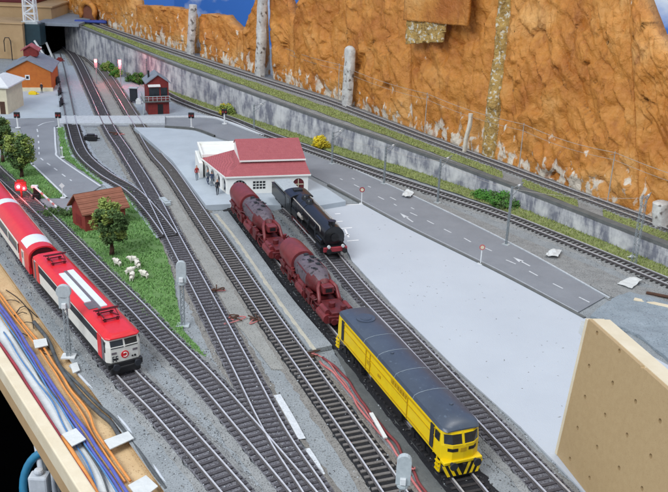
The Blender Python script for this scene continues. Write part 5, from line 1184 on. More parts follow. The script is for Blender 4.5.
# --- red coaches with rounded roofs
def coach(fx, fy, rx, ry, label, first):
    a, b, ang, Ln = place(fx, fy, rx, ry); c = thing('passenger_coach', (a + b) / 2, ang, label, 'coach', 'red coaches behind the electric locomotive'); h2 = Ln / 2; w = 1.6; zb, ze = RZ + .75, RZ + 2.75
    ring = [(-w, zb), (-w * 1.02, zb + 1.0)] + [(-math.cos(math.pi * k / 12) * w, ze + math.sin(math.pi * k / 12) * 1.15) for k in range(13)] + [(w * 1.02, zb + 1.0), (w, zb)]
    mb = MB(); mb.loft([[V(x, y, z) for y, z in ring] for x in (-h2, h2)]); mb.build('body', 'train_red', c, smooth='angle')
    mb = MB(); R2 = [(y * 1.02, z + .05) for y, z in ring[1:-1]]; R3 = [(y * .94, z - .12) for y, z in ring[1:-1]]
    for x0, x1 in ((h2 - .02, h2 + .28), (-h2 - .28, -h2 + .02)):
        mb = MB(); mb.loft([[V(x0, y, z) for y, z in R2] + [V(x0, y, z) for y, z in reversed(R3)], [V(x1, y, z) for y, z in R2] + [V(x1, y, z) for y, z in reversed(R3)]]); mb.build('end_rim', 'train_red', c)
    mb = MB(); mb.plate([(y * .8, z - .2) for y, z in ring], [], Matrix(((0, 0, 1, h2 - .01), (1, 0, 0, 0), (0, 1, 0, 0), (0, 0, 0, 1))), .06); mb.build('end_wall', 'maroon', c)
    mb = MB(); mb.box(h2 + .05, h2 + .5, -.5, .5, zb, ze + .4); mb.build('gangway', 'black', c, bevel=.05)
    for x0, x1 in ((h2 - 4.0, h2 - 1.3), (h2 - 18.6, h2 - 17.0)):
        mb = MB(); P_ = [(-math.cos(math.pi * k / 12) * (w + .03), ze + math.sin(math.pi * k / 12) * 1.18) for k in range(2, 11)]; mb.loft([[V(x, y, z) for y, z in P_] + [V(x, y * .95, z - .1) for y, z in reversed(P_)] for x in (x0, x1)]); mb.build('roof_panel', 'roof_white', c, smooth='angle')
    for s in (-1, 1):
        y = s * (w * 1.02 + .0); mb = MB(); mb.box(-h2 + 2.6, h2 - 4.6, y - .06, y + .03, zb + .15, zb + .8); mb.build('white_band', 'train_white', c)
        mb = MB(); mb.box(-h2 + 2.6, h2 - 4.6, y - .06, y + .015, zb + .95, ze + .05); wb_ = mb.build('window_band', 'glass_dark', c)
        mb = MB()
        for k in range(9): x = -h2 + 2.7 + k * (Ln - 7.6) / 8; mb.box(x - .16, x + .16, y - .07, y + .028, zb + .95, ze + .05)
        mb.box(-h2 + 2.6, h2 - 4.6, y - .07, y + .03, ze + .05, ze + .2); mb.build('window_frame', 'train_white', wb_)
        for x in (h2 - 3.0, -h2 + 1.0): mb = MB(); mb.box(x, x + 1.0, y - .06, y + .03, zb + .15, ze); d_ = mb.build('door', 'train_white', c); mb = MB(); mb.box(x + .2, x + .8, y - .07, y + .05, zb + 1.1, ze - .15); mb.build('door_window', 'train_grey', d_)
    mb = MB(); mb.box(-h2 + .4, h2 - .4, -1.3, 1.3, RZ + .3, zb - .002); mb.build('underframe', 'black', c); bogie(c, h2 - 3.4, 2.4, RZ, 2); bogie(c, -h2 + 3.4, 2.4, RZ, 2)
coach(45.5, 282.5, -32, 176, 'red coach with white roof panels behind the electric locomotive', True)

# --- black steam locomotive with tender
a, b, ang, Ln = place(336, 264, 281, 203)
bs = thing('black_steam_locomotive', b, ang, 'black steam locomotive with a red front beam beside the quay', 'locomotive')
# local x from 0 (tender end) to Ln (front)
tl = Ln * .30
mb = MB(); mb.box(.1, tl - .3, -1.45, 1.45, RZ + 1.0, RZ + 2.7); mb.box(.0, tl - .2, -1.5, 1.5, RZ + 2.7, RZ + 2.8); tn = mb.build('tender', 'black_gloss', bs, bevel=.1)
mb = MB(); rings = []
mb.box(.3, tl - .6, -1.2, 1.2, RZ + 2.8, RZ + 3.25); mb.build('tender_top', 'grey_plastic', tn, bevel=.18, seg=3)
c0 = tl; c1 = tl + 2.6
mb = MB(); mb.box(c0, c1, -1.5, 1.5, RZ + 1.0, RZ + 3.4); P_ = [(-math.cos(math.pi * k / 10) * 1.65, RZ + 3.4 + math.sin(math.pi * k / 10) * .55) for k in range(11)]
mb.loft([[V(x, y, z) for y, z in P_] for x in (c0 - .4, c1 + .2)]); cbm = mb.build('cab', 'black_gloss', bs, bevel=.05)
for s in (-1, 1): mb = MB(); mb.box(c0 + .9, c1 - .6, s * 1.5 - .03, s * 1.5 + .03, RZ + 2.3, RZ + 3.1); mb.build('cab_window', 'glass_dark', cbm)
zc = RZ + 2.55; mb = MB(); mb.cyl((c1 - .1, 0, zc), (Ln - 2.9, 0, zc), 1.42, 1.3, n=28); mb.cyl((Ln - 2.9, 0, zc), (Ln - 1.1, 0, zc), 1.36, n=28)
mb.cyl((Ln - 1.1, 0, zc), (Ln - .9, 0, zc), 1.2, .8, n=28); bl = mb.build('boiler', 'black_gloss', bs, smooth='angle')
for x in (c1 + 1.2, c1 + 2.6, c1 + 4.2):
    if x < Ln - 2: mb = MB(); mb.cyl((x, 0, zc), (x + .1, 0, zc), 1.41, n=28); mb.build('boiler_band', 'cloth_dark', bl, smooth='angle')
for nm, x, r, hh in (('steam_dome', c1 + 1.9, .55, .7), ('sand_dome', c1 + 3.6, .5, .6)):
    mb = MB(); mb.loft([[V(x + rr2 * math.cos(a_), rr2 * math.sin(a_), zc + z_) for a_ in [2 * math.pi * k / 16 for k in range(16)]] for rr2, z_ in ((r * 1.25, 1.1), (r * 1.1, 1.3), (r * 1.05, 1.05 + hh * .7), (r * .8, 1.1 + hh), (r * .25, 1.2 + hh))]); mb.build(nm, 'black_gloss', bl, smooth='angle')
mb = MB(); mb.cyl((Ln - 2, 0, zc + 1.1), (Ln - 2, 0, zc + 1.8), .45, .4, n=16); mb.cyl((Ln - 2, 0, zc + 1.7), (Ln - 2, 0, zc + 1.82), .5, n=16); mb.build('chimney', 'black_gloss', bl, smooth='angle')
mb = MB(); mb.tube([(c1, 1.2, zc + .95), (Ln - 3, 1.2, zc + .85), (Ln - 2.4, 1.25, zc + .4)], .07, n=6); mb.tube([(c1, -1.2, zc + .9), (Ln - 3, -1.2, zc + .8), (Ln - 2.4, -1.25, zc + .3)], .07, n=6); mb.cyl((c1 + 3.2, -1.3, zc - .3), (c1 + 4.8, -1.3, zc - .3), .3, n=12); mb.cyl((c1 + 3.2, 1.3, zc - .3), (c1 + 4.8, 1.3, zc - .3), .3, n=12); mb.build('pipework', 'wire', bl)
mb = MB(); mb.box(c1 - .1, Ln - .6, -1.5, 1.5, RZ + 1.35, RZ + 1.5); mb.box(.1, Ln - .4, -.7, .7, RZ + .7, RZ + 1.35); mb.build('running_board', 'black', bs)
for s in (-1, 1): mb = MB(); mb.box(c1 + .4, c1 + 3.0, s * 1.35 - .2, s * 1.35 + .2, RZ + 1.5, RZ + 2.3); mb.build('side_tank', 'black_gloss', bs, bevel=.06); mb = MB(); mb.cyl((Ln - 3.6, s * 1.25, RZ + 1.85), (Ln - 1.6, s * 1.25, RZ + 1.85), .32, n=12); mb.build('air_reservoir', 'black_gloss', bs, bevel=.06)
mb = MB(); mb.box(Ln - .6, Ln - .3, -1.5, 1.5, RZ + .95, RZ + 1.5); mb.build('buffer_beam', 'cable_red', bs, bevel=.03); buffers(bs, Ln - .3, RZ + 1.2, 1, 'black', 1.0)
mb = MB(); mb.cyl((Ln - .7, 0, zc + .1), (Ln - .62, 0, zc + .1), .5, n=20); mb.bar((Ln - .62, -.4, zc + .1), (Ln - .62, .4, zc + .1), .08, .08); mb.build('smokebox_door', 'black', bl)
for s in (-1, 1):
    mb = MB(); mb.cyl((Ln - .35, s * .9, RZ + 1.65), (Ln - .15, s * .9, RZ + 1.65), .2, n=12); mb.build('lamp', 'white_plastic', bs)
    mb = MB(); mb.cyl((Ln - 3.4, s * 1.25, RZ + .85), (Ln - 1.4, s * 1.25, RZ + .85), .42, n=16); mb.build('cylinder', 'black', bs)
    mb = MB(); mb.bar((c1 + .6, s * 1.3, RZ + .7), (Ln - 3.2, s * 1.3, RZ + .8), .08, .14); mb.build('side_rod', 'rail_steel', bs)
random.seed(3)
for k in range(9):
    s = -1 if k % 2 else 1; x = c1 + .4 + k * (Ln - c1 - 2) / 9; mb = MB(); mb.tube([(x, s * 1.2, zc + .7), (x + .1, s * 1.42, zc), (x + random.uniform(-.4, .6), s * 1.4, RZ + 1.5)], .07, n=6); mb.box(x - .15, x + .2, s * 1.3 - .15, s * 1.3 + .15, zc - .1, zc + .25); mb.build('pipe', 'cloth_dark', bl)
mb = MB(); mb.box(tl + .3, tl + 1.2, -.6, .6, RZ + 3.9, RZ + 4.1); mb.build('roof_vent', 'cloth_dark', cbm, bevel=.04)
for k, x in enumerate([.9, 2.2, 3.5]): mb = MB(); wheelset(mb, x, .45); [mb.v.__setitem__(i, (v[0], v[1], v[2] + RZ)) for i, v in enumerate(mb.v)]; mb.build('wheelset', 'cloth_dark', bs)
for k, x in enumerate([c1 - .6, c1 + 1.3, c1 + 3.0, c1 + 4.7]): mb = MB(); wheelset(mb, x, .72); [mb.v.__setitem__(i, (v[0], v[1], v[2] + RZ)) for i, v in enumerate(mb.v)]; mb.build('wheelset', 'steam_red', bs)

# --- the two red articulated steam engines
def dome_rings(x0, x1, r0, r1, zc, n=24): return [[V(x, r * math.sin(a_), zc + r * math.cos(a_)) for a_ in [2 * math.pi * k / n for k in range(n)]] for x, r in ((x0, r0), (x1, r1))]
def red_engine(fx, fy, rx, ry, label):
    a, b, ang, Ln = place(fx, fy, rx, ry); e = thing('red_steam_engine', b, ang, label, 'locomotive', 'red articulated steam engines'); zc = RZ + 2.5; k = Ln / 12
    def rings(prof): return [[V(x * k, r * math.sin(t_), zc + dz + r * math.cos(t_)) for t_ in [2 * math.pi * j / 28 for j in range(28)]] for x, r, dz in prof]
    # rear drum, plain red
    mb = MB(); mb.loft(rings([(.3, .9, .1), (.35, 1.35, .05), (.9, 1.5, 0), (3.4, 1.52, 0), (3.6, 1.45, 0)])); dr = mb.build('rear_drum', 'steam_red_light', e, smooth='angle')
    # main boiler: sooty grey top, red belly, tapering to the front
    prof = [(3.62, 1.15, 0), (4.3, 1.22, 0), (4.5, 1.42, 0), (6.8, 1.42, 0), (7.4, 1.3, -.05), (8.2, .95, -.1), (8.5, .6, -.12)]
    R_ = rings(prof); mb = MB(); mb.loft(R_)
    for i, f in enumerate(mb.f):
        z = sum(mb.v[q][2] for q in f) / len(f); x = sum(mb.v[q][0] for q in f) / len(f) / k
        mb.m[i] = 1 if z > zc + .25 - (.8 if x < 7 else -.6) + .5 * noise.noise(V(x, z, 0)) and x < 7.9 else 0
    bo = mb.build('boiler', ['steam_red', 'steam_soot'], e, smooth='angle')
    for x, y, z, s in ((5.0, .3, 1.4, .22), (5.6, -.3, 1.4, .18), (6.4, .25, 1.36, .25), (4.2, 0, 1.25, .3), (6.9, -.5, 1.2, .14), (5.4, .8, 1.15, .15)):
        mb = MB(); mb.cyl((x * k, y, zc + z - .25), (x * k, y, zc + z + .22), s, s * .8, n=10); mb.bar((x * k - .3, y - .2, zc + z + .1), (x * k + .4, y + .3, zc + z + .12), .1, .1); mb.build('valve', 'cloth_dark', bo)
    mb = MB(); mb.tube([(4.6 * k, 1.1, zc + .95), (6.5 * k, 1.15, zc + .85), (8.2 * k, .8, zc + .4)], .08, n=6); mb.tube([(4.6 * k, -1.2, zc + .8), (6.5 * k, -1.25, zc + .75), (8.4 * k, -.7, zc + .2)], .08, n=6); mb.build('handrail', 'steam_red', bo)
    # closed square box nose, with a black plate painted as its dark opening
    mb = MB(); mb.box(8.3 * k, 9.2 * k, -.6, .6, zc - .35, zc + .45); nb = mb.build('front_box', 'steam_red_light', e, bevel=.08)
    mb = MB(); mb.box(9.2 * k - .02, 9.2 * k + .03, -.35, .35, zc - .15, zc + .28); mb.build('opening_shade', 'black', nb)
    for s in (-1, 1): mb = MB(); mb.tube([(8.3 * k, s * .6, zc + .6), (8.8 * k, s * 1.0, zc + .2), (9.3 * k, s * 1.1, zc - .7), (9.6 * k, s * 1.2, zc - 1.3)], .2, n=10); mb.build('steam_pipe', 'steam_red_light', e, smooth=True)
    # chassis, running boards, cylinders
    mb = MB(); mb.box(0, Ln, -.75, .75, RZ + .6, RZ + 1.1); mb.box(.2 * k, 11.6 * k, -1.35, 1.35, RZ + 1.1, RZ + 1.28); mb.box(9.4 * k, 11.7 * k, -1.0, 1.0, RZ + 1.28, RZ + 1.7); mb.build('frame', 'steam_red', e, bevel=.05)
    for s in (-1, 1):
        for x in (9.9, 5.2): mb = MB(); mb.cyl((x * k, s * 1.3, RZ + .95), ((x + 1.6) * k, s * 1.3, RZ + .95), .5, n=18); mb.cyl(((x + .2) * k, s * 1.25, RZ + 1.6), ((x + 1.4) * k, s * 1.25, RZ + 1.6), .28, n=12); mb.build('cylinder', 'steam_red_light', e, smooth='angle')
        for x in (1.2, 3.0, 7.2): mb = MB(); mb.box(x * k, (x + 1.0) * k, s * 1.38 - .22, s * 1.38 + .22, RZ + 1.28, RZ + 1.9); mb.cyl(((x + 1.1) * k, s * 1.3, RZ + 1.5), ((x + 1.7) * k, s * 1.3, RZ + 1.5), .24, n=10); mb.build('side_tank', 'steam_red', e, bevel=.08)
        mb = MB(); mb.bar((.9 * k, s * 1.22, RZ + .55), (4.6 * k, s * 1.22, RZ + .55), .1, .16); mb.bar((6.6 * k, s * 1.22, RZ + .55), (9.8 * k, s * 1.22, RZ + .65), .1, .16)
        for q in range(6): mb.tube([((1 + q * 1.8) * k, s * 1.3, RZ + 1.1), ((1.3 + q * 1.8) * k, s * 1.55, RZ + .7), ((1.8 + q * 1.8) * k, s * 1.4, RZ + .25)], .09, n=6)
        mb.build('side_rod', 'steam_red', e)
    mb = MB(); mb.box(11.6 * k, 11.85 * k, -1.4, 1.4, RZ + .7, RZ + 1.4); mb.cyl((11.2 * k, .5, RZ + 1.7), (11.2 * k, .5, RZ + 2.1), .3, n=12); mb.cyl((10.6 * k, -.4, RZ + 1.7), (10.6 * k, -.4, RZ + 2.2), .35, n=12); mb.build('buffer_beam', 'steam_red', e, bevel=.04)
    for q in range(26):
        s = -1 if q % 2 else 1; x = random.uniform(.8, 11) * k; z = RZ + random.uniform(1.3, 1.7); mb = MB()
        if q % 3 == 0: mb.tube([(x, s * 1.35, z), (x + .3, s * 1.6, z + random.uniform(0, .5)), (x + random.uniform(.5, 1.4), s * 1.5, z + random.uniform(-.2, .6)), (x + 1.5, s * 1.1, z + .4)], .08, n=6); mb.build('pipe', 'steam_red' if q % 2 else 'maroon', e)
        elif q % 3 == 1: mb.box(x, x + random.uniform(.3, .8), s * 1.45 - .18, s * 1.45 + .18, RZ + .5, z); mb.build('bracket', 'steam_red', e, bevel=.04)
        else: mb.cyl((x, s * 1.35, z), (x, s * 1.35, z + .5), .16, n=10); mb.cyl((x, s * 1.35, z + .5), (x, s * 1.35, z + .6), .22, n=10); mb.build('valve', 'steam_red_light', e)
    buffers(e, 11.85 * k, RZ + 1.05, 1, 'steam_red')
    for x in (1.0, 2.4, 3.8, 6.9, 8.3, 9.6): mb = MB(); wheelset(mb, x * k, .6); mb.v = [(v[0], v[1], v[2] + RZ) for v in mb.v]; mb.build('wheelset', 'maroon', e)
red_engine(285, 268, 238, 211, 'red steam engine with sooty grey boiler, nearer the station')
red_engine(342, 334, 288.5, 271, 'red steam engine with sooty grey boiler, coupled behind the yellow diesel')

# ------------------------------------------------------------------ people and sheep
def skinned(name, verts, edges, radii, sub=1, root=0):
    me = bpy.data.meshes.new(name); me.from_pydata([(v[0] * S, v[1] * S, v[2] * S) for v in verts], edges, []); o = bpy.data.objects.new(name, me); COL.objects.link(o)
    sk = o.modifiers.new('skin', 'SKIN'); sk.use_smooth_shade = True
    for i, r in enumerate(radii): d = me.skin_vertices[0].data[i]; d.radius = (r[0] * S, r[1] * S) if isinstance(r, tuple) else (r * S, r * S); d.use_root = i == root
    sb = o.modifiers.new('sub', 'SUBSURF'); sb.levels = sub; sb.render_levels = sub
    dg = bpy.context.evaluated_depsgraph_get(); m2 = bpy.data.meshes.new_from_object(o.evaluated_get(dg)); bpy.data.objects.remove(o); m2.name = name; return m2
def person_mesh(pose):
    sp = .09 if pose == 0 else .16
    vs = [(0, 0, .98), (0, 0, 1.2), (0, 0, 1.52), (0, 0, 1.66), (0, .01, 1.84), (.09, 0, .92), (.10, -sp * .4, .52), (.11, sp, .05), (.12, sp - .16, .03), (-.09, 0, .92), (-.10, sp * .4, .52), (-.11, -sp, .05), (-.12, -sp - .16, .03),
          (.21, 0, 1.48), (.26, -.02, 1.18), (.25, -.12, .92), (-.21, 0, 1.48), (-.26, .02, 1.18), (-.24, -.14, .95), (0, .0, 1.95)]
    es = [(0, 1), (1, 2), (2, 3), (3, 4), (4, 19), (0, 5), (5, 6), (6, 7), (7, 8), (0, 9), (9, 10), (10, 11), (11, 12), (2, 13), (13, 14), (14, 15), (2, 16), (16, 17), (17, 18)]
    ra = [(.17, .12), (.16, .11), (.18, .11), .07, (.11, .12), .1, .075, .05, .05, .1, .075, .05, .05, .075, .055, .05, .075, .055, .05, .06]
    return skinned('person', vs, es, ra, 1)
PM = [person_mesh(0), person_mesh(1)]
def person(px, py, rz, pose, top, legs, label, z=.9, sc=1.2):
    me = PM[pose].copy(); me.materials.clear()
    for m in (top, legs, 'skin', 'bark'): me.materials.append(MATS[m])
    for p in me.polygons:
        c = p.center / S; p.material_index = 3 if c.z > 1.86 or (c.z > 1.74 and c.y > .03) else 2 if c.z > 1.6 or (abs(c.x) > .18 and c.z < 1.02) else 0 if c.z > 1.0 else 1
        p.use_smooth = True
    o = bpy.data.objects.new('person', me); COL.objects.link(o); o.location = G(px, py, z) * S; o.rotation_euler = (0, 0, rz); o.scale = (sc,) * 3
    return tag(o, label, 'person', 'tiny people at the station')
for q in [(197, 180, .5, 0, 'cloth_red', 'cloth_grey', 'person in a red top standing farthest left on the platform'), (200, 172, 2, 1, 'cloth_blue', 'cloth_dark', 'person in a blue jacket standing at the far end of the arcade'),
          (203, 176, -1, 0, 'cloth_grey', 'cloth_dark', 'person in grey beside the blue jacket at the arcade'), (208, 184, 1, 1, 'cloth_grey', 'cloth_blue', 'person in grey top and blue trousers mid platform'),
          (212, 186, 3, 0, 'cloth_blue', 'cloth_grey', 'person in blue top and grey trousers mid platform'), (215, 181, .2, 0, 'cloth_grey', 'cloth_grey', 'person all in grey close to the arcade wall'),
          (217.5, 194.5, .4, 1, 'cloth_dark', 'cloth_dark', 'person all in dark clothes nearest the platform end'), (201, 165, .3, 0, 'white_plastic', 'cloth_blue', 'person in a white top by the white annex')]: person(*q)
person(42, 93, 0, 0, 'cloth_dark', 'cloth_dark', 'person in dark clothes in front of the brown house', .1)
def sheep_mesh():
    vs = [(0, 0, .75), (.45, 0, .78), (-.45, 0, .76), (.72, 0, .95), (.95, 0, .92), (1.12, 0, .84), (.4, .17, .4), (.42, .17, .02), (.4, -.17, .4), (.38, -.17, .02), (-.42, .17, .42), (-.46, .17, .02), (-.42, -.17, .42), (-.4, -.17, .02), (-.68, 0, .6), (.9, .16, 1.0), (.9, -.16, 1.0)]
    es = [(0, 1), (0, 2), (1, 3), (3, 4), (4, 5), (1, 6), (6, 7), (1, 8), (8, 9), (2, 10), (10, 11), (2, 12), (12, 13), (2, 14), (4, 15), (4, 16)]
    ra = [(.36, .34), (.32, .32), (.34, .33), (.2, .2), (.15, .16), (.09, .09), .1, .06, .1, .06, .11, .06, .11, .06, .07, .04, .04]
    return skinned('sheep', vs, es, ra, 2)
SM = sheep_mesh()
SM.materials.append(MATS['wool'])
for p_ in SM.polygons: p_.use_smooth = True
for k, (x, y, r, lab) in enumerate([(118, 266, 2.6, 'white sheep standing at the left edge of the flock near the tree'), (134, 263, 3.3, 'white sheep at the back of the flock'), (138, 268, 2.2, 'sheep just below the rearmost one of the flock'),
                                    (129.5, 274.5, .5, 'sheep left of centre in the front half of the flock'), (132, 280.5, 1.6, 'sheep at the front of the flock seen end on'), (145, 278, 2.7, 'white sheep at the right edge of the flock')]):
    o = bpy.data.objects.new('sheep', SM); COL.objects.link(o); o.location = G(x, y, .16) * S; o.rotation_euler = (0, 0, r); o.scale = (.82,) * 3
    tag(o, lab, 'sheep', 'sheep grazing on the lawn')

# ------------------------------------------------------------------ bench at the left front
e = lambda y: (y - 263) * .718
BZ = -.5
mb = MB(); mb.prism([G(-60, 185, BZ), G(e(263) - .5, 264, BZ), G(163, 492, BZ), G(205, 550, BZ), G(135, 560, BZ), G(94, 492, BZ), G(10, 365, BZ), G(-60, 262, BZ)], BZ - 1.2, BZ); tag(mb.build('bench_board', 'tan_board'), 'tan cork board carrying the coloured cables at the lower left', 'board')
a, b = G(3, 365, .2), G(84, 492, .2); d = (b - a).normalized(); a = a - d * 60; b = b + d * 12
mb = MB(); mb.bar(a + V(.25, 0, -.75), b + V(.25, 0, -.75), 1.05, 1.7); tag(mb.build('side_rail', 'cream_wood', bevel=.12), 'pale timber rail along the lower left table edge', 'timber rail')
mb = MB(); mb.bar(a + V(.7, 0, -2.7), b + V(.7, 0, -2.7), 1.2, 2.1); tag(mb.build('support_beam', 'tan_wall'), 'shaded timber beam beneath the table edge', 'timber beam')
mb = MB(); q = [G(x, y, BZ + .06) for x, y in [(0, 318), (0, 348), (48, 418), (96, 492), (116, 492), (58, 402)]]; mb.prism(q, BZ, BZ + .08); tag(mb.build('paper_strip', 'white_paper'), 'long white paper strip under the blue cables', 'paper')
def cable(pts, r, m, label, z0=0, jig=.12, sag=.0):
    P_ = smooth_path([G(x, y, BZ + r + .1 + z0 + (.15 if k % 2 else 0)) for k, (x, y) in enumerate(pts)], .6); P_ = [p + V(noise.noise(p * .25 + V(r * 90, z0 * 9, 0)), 0, 0) * jig for p in P_]
    mb = MB(); mb.tube(P_, r, n=8); tag(mb.build('cable', m, smooth=True), label, 'cable', 'cables along the table edge')
cable([(-20, 318), (0, 345), (20, 374), (38, 402), (62, 440), (80, 470), (98, 500)], .19, 'cable_red', 'thick dark red cable next to the pale timber rail')
cable([(62, 437), (76, 458), (90, 482), (102, 503)], .2, 'cable_orange', 'orange cable beside the lower end of the dark red cable', .05)
cable([(-20, 282), (0, 305), (15, 326), (32, 352), (58, 392), (85, 430), (112, 470), (130, 497)], .14, 'cable_blue', 'violet blue cable, upper one of the blue bundle', .15)
cable([(-20, 287), (0, 310), (15, 331), (30, 355), (55, 395), (82, 434), (106, 470), (124, 498)], .12, 'cable_blue', 'violet blue cable, lower one of the blue bundle')
cable([(-20, 292), (0, 315), (14, 334), (29, 358), (50, 392), (78, 434), (100, 466), (120, 498)], .08, 'cable_cyan', 'light blue thin cable along the blue bundle', .1)
cable([(-20, 270), (0, 294), (22, 322), (45, 350), (70, 388), (88, 412), (95, 430), (112, 455), (132, 482)], .11, 'cable_orange', 'bright orange cable, upper one of the pair', .1)
cable([(-20, 274), (0, 298), (20, 325), (43, 354), (66, 390), (84, 416), (93, 434), (108, 458), (128, 485)], .09, 'cable_orange', 'orange cable, lower one of the pair')
cable([(34, 322), (48, 340), (56, 358), (64, 372), (80, 394), (98, 412), (112, 424), (122, 440)], .2, 'cable_grey', 'thick dark grey cable bundle beside the signal')
cable([(60, 366), (78, 384), (98, 404), (116, 420), (134, 444), (152, 470), (168, 494)], .15, 'cable_grey', 'dark grey cable leading to the lower label', .1)
cable([(70, 366), (86, 382), (104, 402), (124, 424), (142, 450), (160, 474), (174, 494)], .14, 'cable_white', 'pale grey cable at the edge of the ballast')
cable([(10, 330), (24, 352), (40, 378), (60, 404), (80, 440), (100, 470), (110, 500)], .08, 'cable_grey', 'thin grey wire on the white paper strip')
cable([(4, 332), (16, 352), (34, 378), (50, 398), (66, 430), (88, 466), (100, 500)], .07, 'cable_cyan', 'thin pale blue wire on the white paper strip')
cable([(6, 290), (20, 300), (30, 312), (34, 330)], .05, 'black', 'thin black wire curling on the tan board')
cable([(14, 316), (24, 306), (38, 318)], .05, 'black', 'short black wire lying across the tan board')
random.seed(11)
for k, (x, y) in enumerate([(14, 300), (22, 312), (30, 322), (24, 334), (44, 344), (52, 356)]):
    cable([(x - 9, y + random.uniform(-4, 6)), (x, y), (x + 8, y + random.uniform(-2, 9))], .045, 'black', ['topmost short black wire on the tan board', 'second short black wire on the tan board', 'third short black wire on the tan board beside the orange cables', 'short black wire between the blue and orange cables', 'short black wire above the small pale tape', 'short black wire below the small pale tape'][k])
def label_tag(q, label, m='white_paper'):
    mb = MB(); c = [G(x, y, BZ + .75) for x, y in q]; mb.add([p for p in c] + [p - V(0, 0, .08) for p in c], [(0, 1, 2, 3), (7, 6, 5, 4), (0, 4, 5, 1), (1, 5, 6, 2), (2, 6, 7, 3), (3, 7, 4, 0)])
    mb.v = [(v[0], v[1], v[2]) for v in mb.v]; tag(mb.build('tape_label', m), label, 'tape')
label_tag([(104, 440), (128, 431), (134, 438), (110, 449)], 'white tape label over the grey cables')
label_tag([(128, 485), (146, 475), (158, 486), (140, 500)], 'white tape label at the bottom left of the picture')
label_tag([(62, 434), (76, 428), (86, 439), (72, 446)], 'white tape across the red and blue cables', 'white_paper')
label_tag([(33, 340), (46, 338), (48, 345), (35, 348)], 'small pale tape over the orange cables')
label_tag([(70, 364), (77, 362), (80, 370), (73, 373)], 'tiny white tape at the foot of the signal')
# things hanging in the dark under the table
for k, (x, y) in enumerate([(34, 452), (39, 452), (45, 456), (52, 470)]):
    p = G(x, y, -3.2) + V(.4, .4, 0); mb = MB(); mb.tube([p + V(-1.5, 3, .5), p + V(-.4, .6, -1.5), p + V(0, 0, -4), p + V(.1 * k, -.5, -12)], .28 - .03 * k, n=8); tag(mb.build('hanging_cable', 'cable_grey' if k % 2 else 'cable_white', smooth=True), ['grey cable hanging leftmost under the table', 'dark cable hanging second from left under the table', 'pale cable hanging third under the table', 'dark cable hanging rightmost under the table'][k], 'cable', 'cables hanging under the table')
p = G(40, 484, -5.0); mb = MB(); mb.box(-.8, .8, -.6, .6, -1, 1.0); mb.cyl((0, 0, 1), (0, 0, 1.5), .4, n=12); o = mb.build('plug', 'cable_white', bevel=.2); o.location = p * S; tag(o, 'pale plastic plug hanging below the table', 'plug')
p = G(50, 488, -7); mb = MB(); mb.tube([p + V(2.3 * math.cos(t_), .8 * math.sin(t_) , 3.2 * math.sin(t_)) for t_ in [2 * math.pi * k / 32 for k in range(33)]], .36, n=10); tag(mb.build('cable_coil', 'cable_ring', smooth=True), 'blue ring shaped cable coil in the dark under the table', 'cable coil')

# pink cables beside the platform and a white stick
def floor_cable(pts, r, m, label, z=.12):
    P_ = smooth_path([G(x, y, z) for x, y in pts], .5); P_ = [p + V(noise.noise(p * .5 + V(r * 70, 0, 0)) * .2, 0, abs(noise.noise(p * .3)) * .2) for p in P_]; mb = MB(); mb.tube(P_, r, n=8); tag(mb.build('cable', m, smooth=True), label, 'cable', 'pink cables beside the platform track')
floor_cable([(322, 358), (342, 374), (358, 396), (372, 416), (396, 444), (412, 470), (430, 500)], .12, 'cable_dull', 'dark red cable running beside the yellow diesel')
floor_cable([(320, 362), (338, 378), (356, 402), (368, 420), (390, 446), (408, 472), (426, 502)], .1, 'cable_pink', 'pink cable running beside the dark red one')
floor_cable([(312, 352), (330, 364), (345, 384), (360, 406), (376, 424)], .06, 'cable_pink', 'thin pink wire from the platform end')
mb = MB(); mb.bar(G(371, 413, .55), G(385.5, 438, .55), .32, .12); tag(mb.build('white_stick', 'white_plastic'), 'short white plastic strip lying on the pink cables', 'strip')
sheet('cable_trench_ground', [(334, 350), (346, 352), (445, 470), (455, 500), (432, 500), (386, 438), (352, 386)], .07, .07, 'concrete_dark', .1)

# ------------------------------------------------------------------ hardboard panel with holes at the right front
A = G(557, 455, .18); B = G(586, 492, .18); d = (B - A).normalized()
C_ = G(588.5, 319, 12.0); up = C_ - A; H_ = up.length; upn = up.normalized(); nrm = d.cross(upn).normalized()
if nrm.y > 0 and nrm.x > 0: pass
cam_p = V(0, 0, CH); nrm = nrm if (cam_p - A).dot(nrm) < 0 else -nrm      # points away from the camera
def on_panel(x, y):
    r_ = FW + CR * ((x - 334) / F) - CU * ((y - 246) / F); t_ = (A - cam_p).dot(nrm) / r_.dot(nrm); q = cam_p + r_ * t_ - A; v = (q - d * q.dot(d)); vv = q.dot(upn - d * upn.dot(d)) / (upn - d * upn.dot(d)).length_squared
    return (q - upn * vv).dot(d), vv
sk_ = Matrix(((d.x, upn.x, nrm.x, 0), (d.y, upn.y, nrm.y, 0), (d.z, upn.z, nrm.z, 0), (0, 0, 0, 1)))
hp = [(589, 366), (642, 366), (668.5, 384), (612.6, 383), (585, 397), (635.5, 401.5), (605, 415), (660, 421), (577.5, 428), (627, 435), (597, 447), (650.7, 456), (570, 459), (619, 468), (589.5, 478), (642, 488.5), (597, 333), (619.3, 351)]
holes = []
for x, y in hp:
    u, v = on_panel(x, y); holes.append([(u + .17 * math.cos(t_), v + .17 * math.sin(t_)) for t_ in [2 * math.pi * k / 14 for k in range(14)]])
top_u = 30
pn = thing('hardboard_panel', A, 0, 'tan hardboard panel with a pattern of small holes standing at the lower right', 'panel')
mb = MB(); mb.plate([(0, 0), (top_u, 0), (top_u, H_), (0, H_)], holes, sk_, .3); mb.build('perforated_face', 'hardboard', pn)
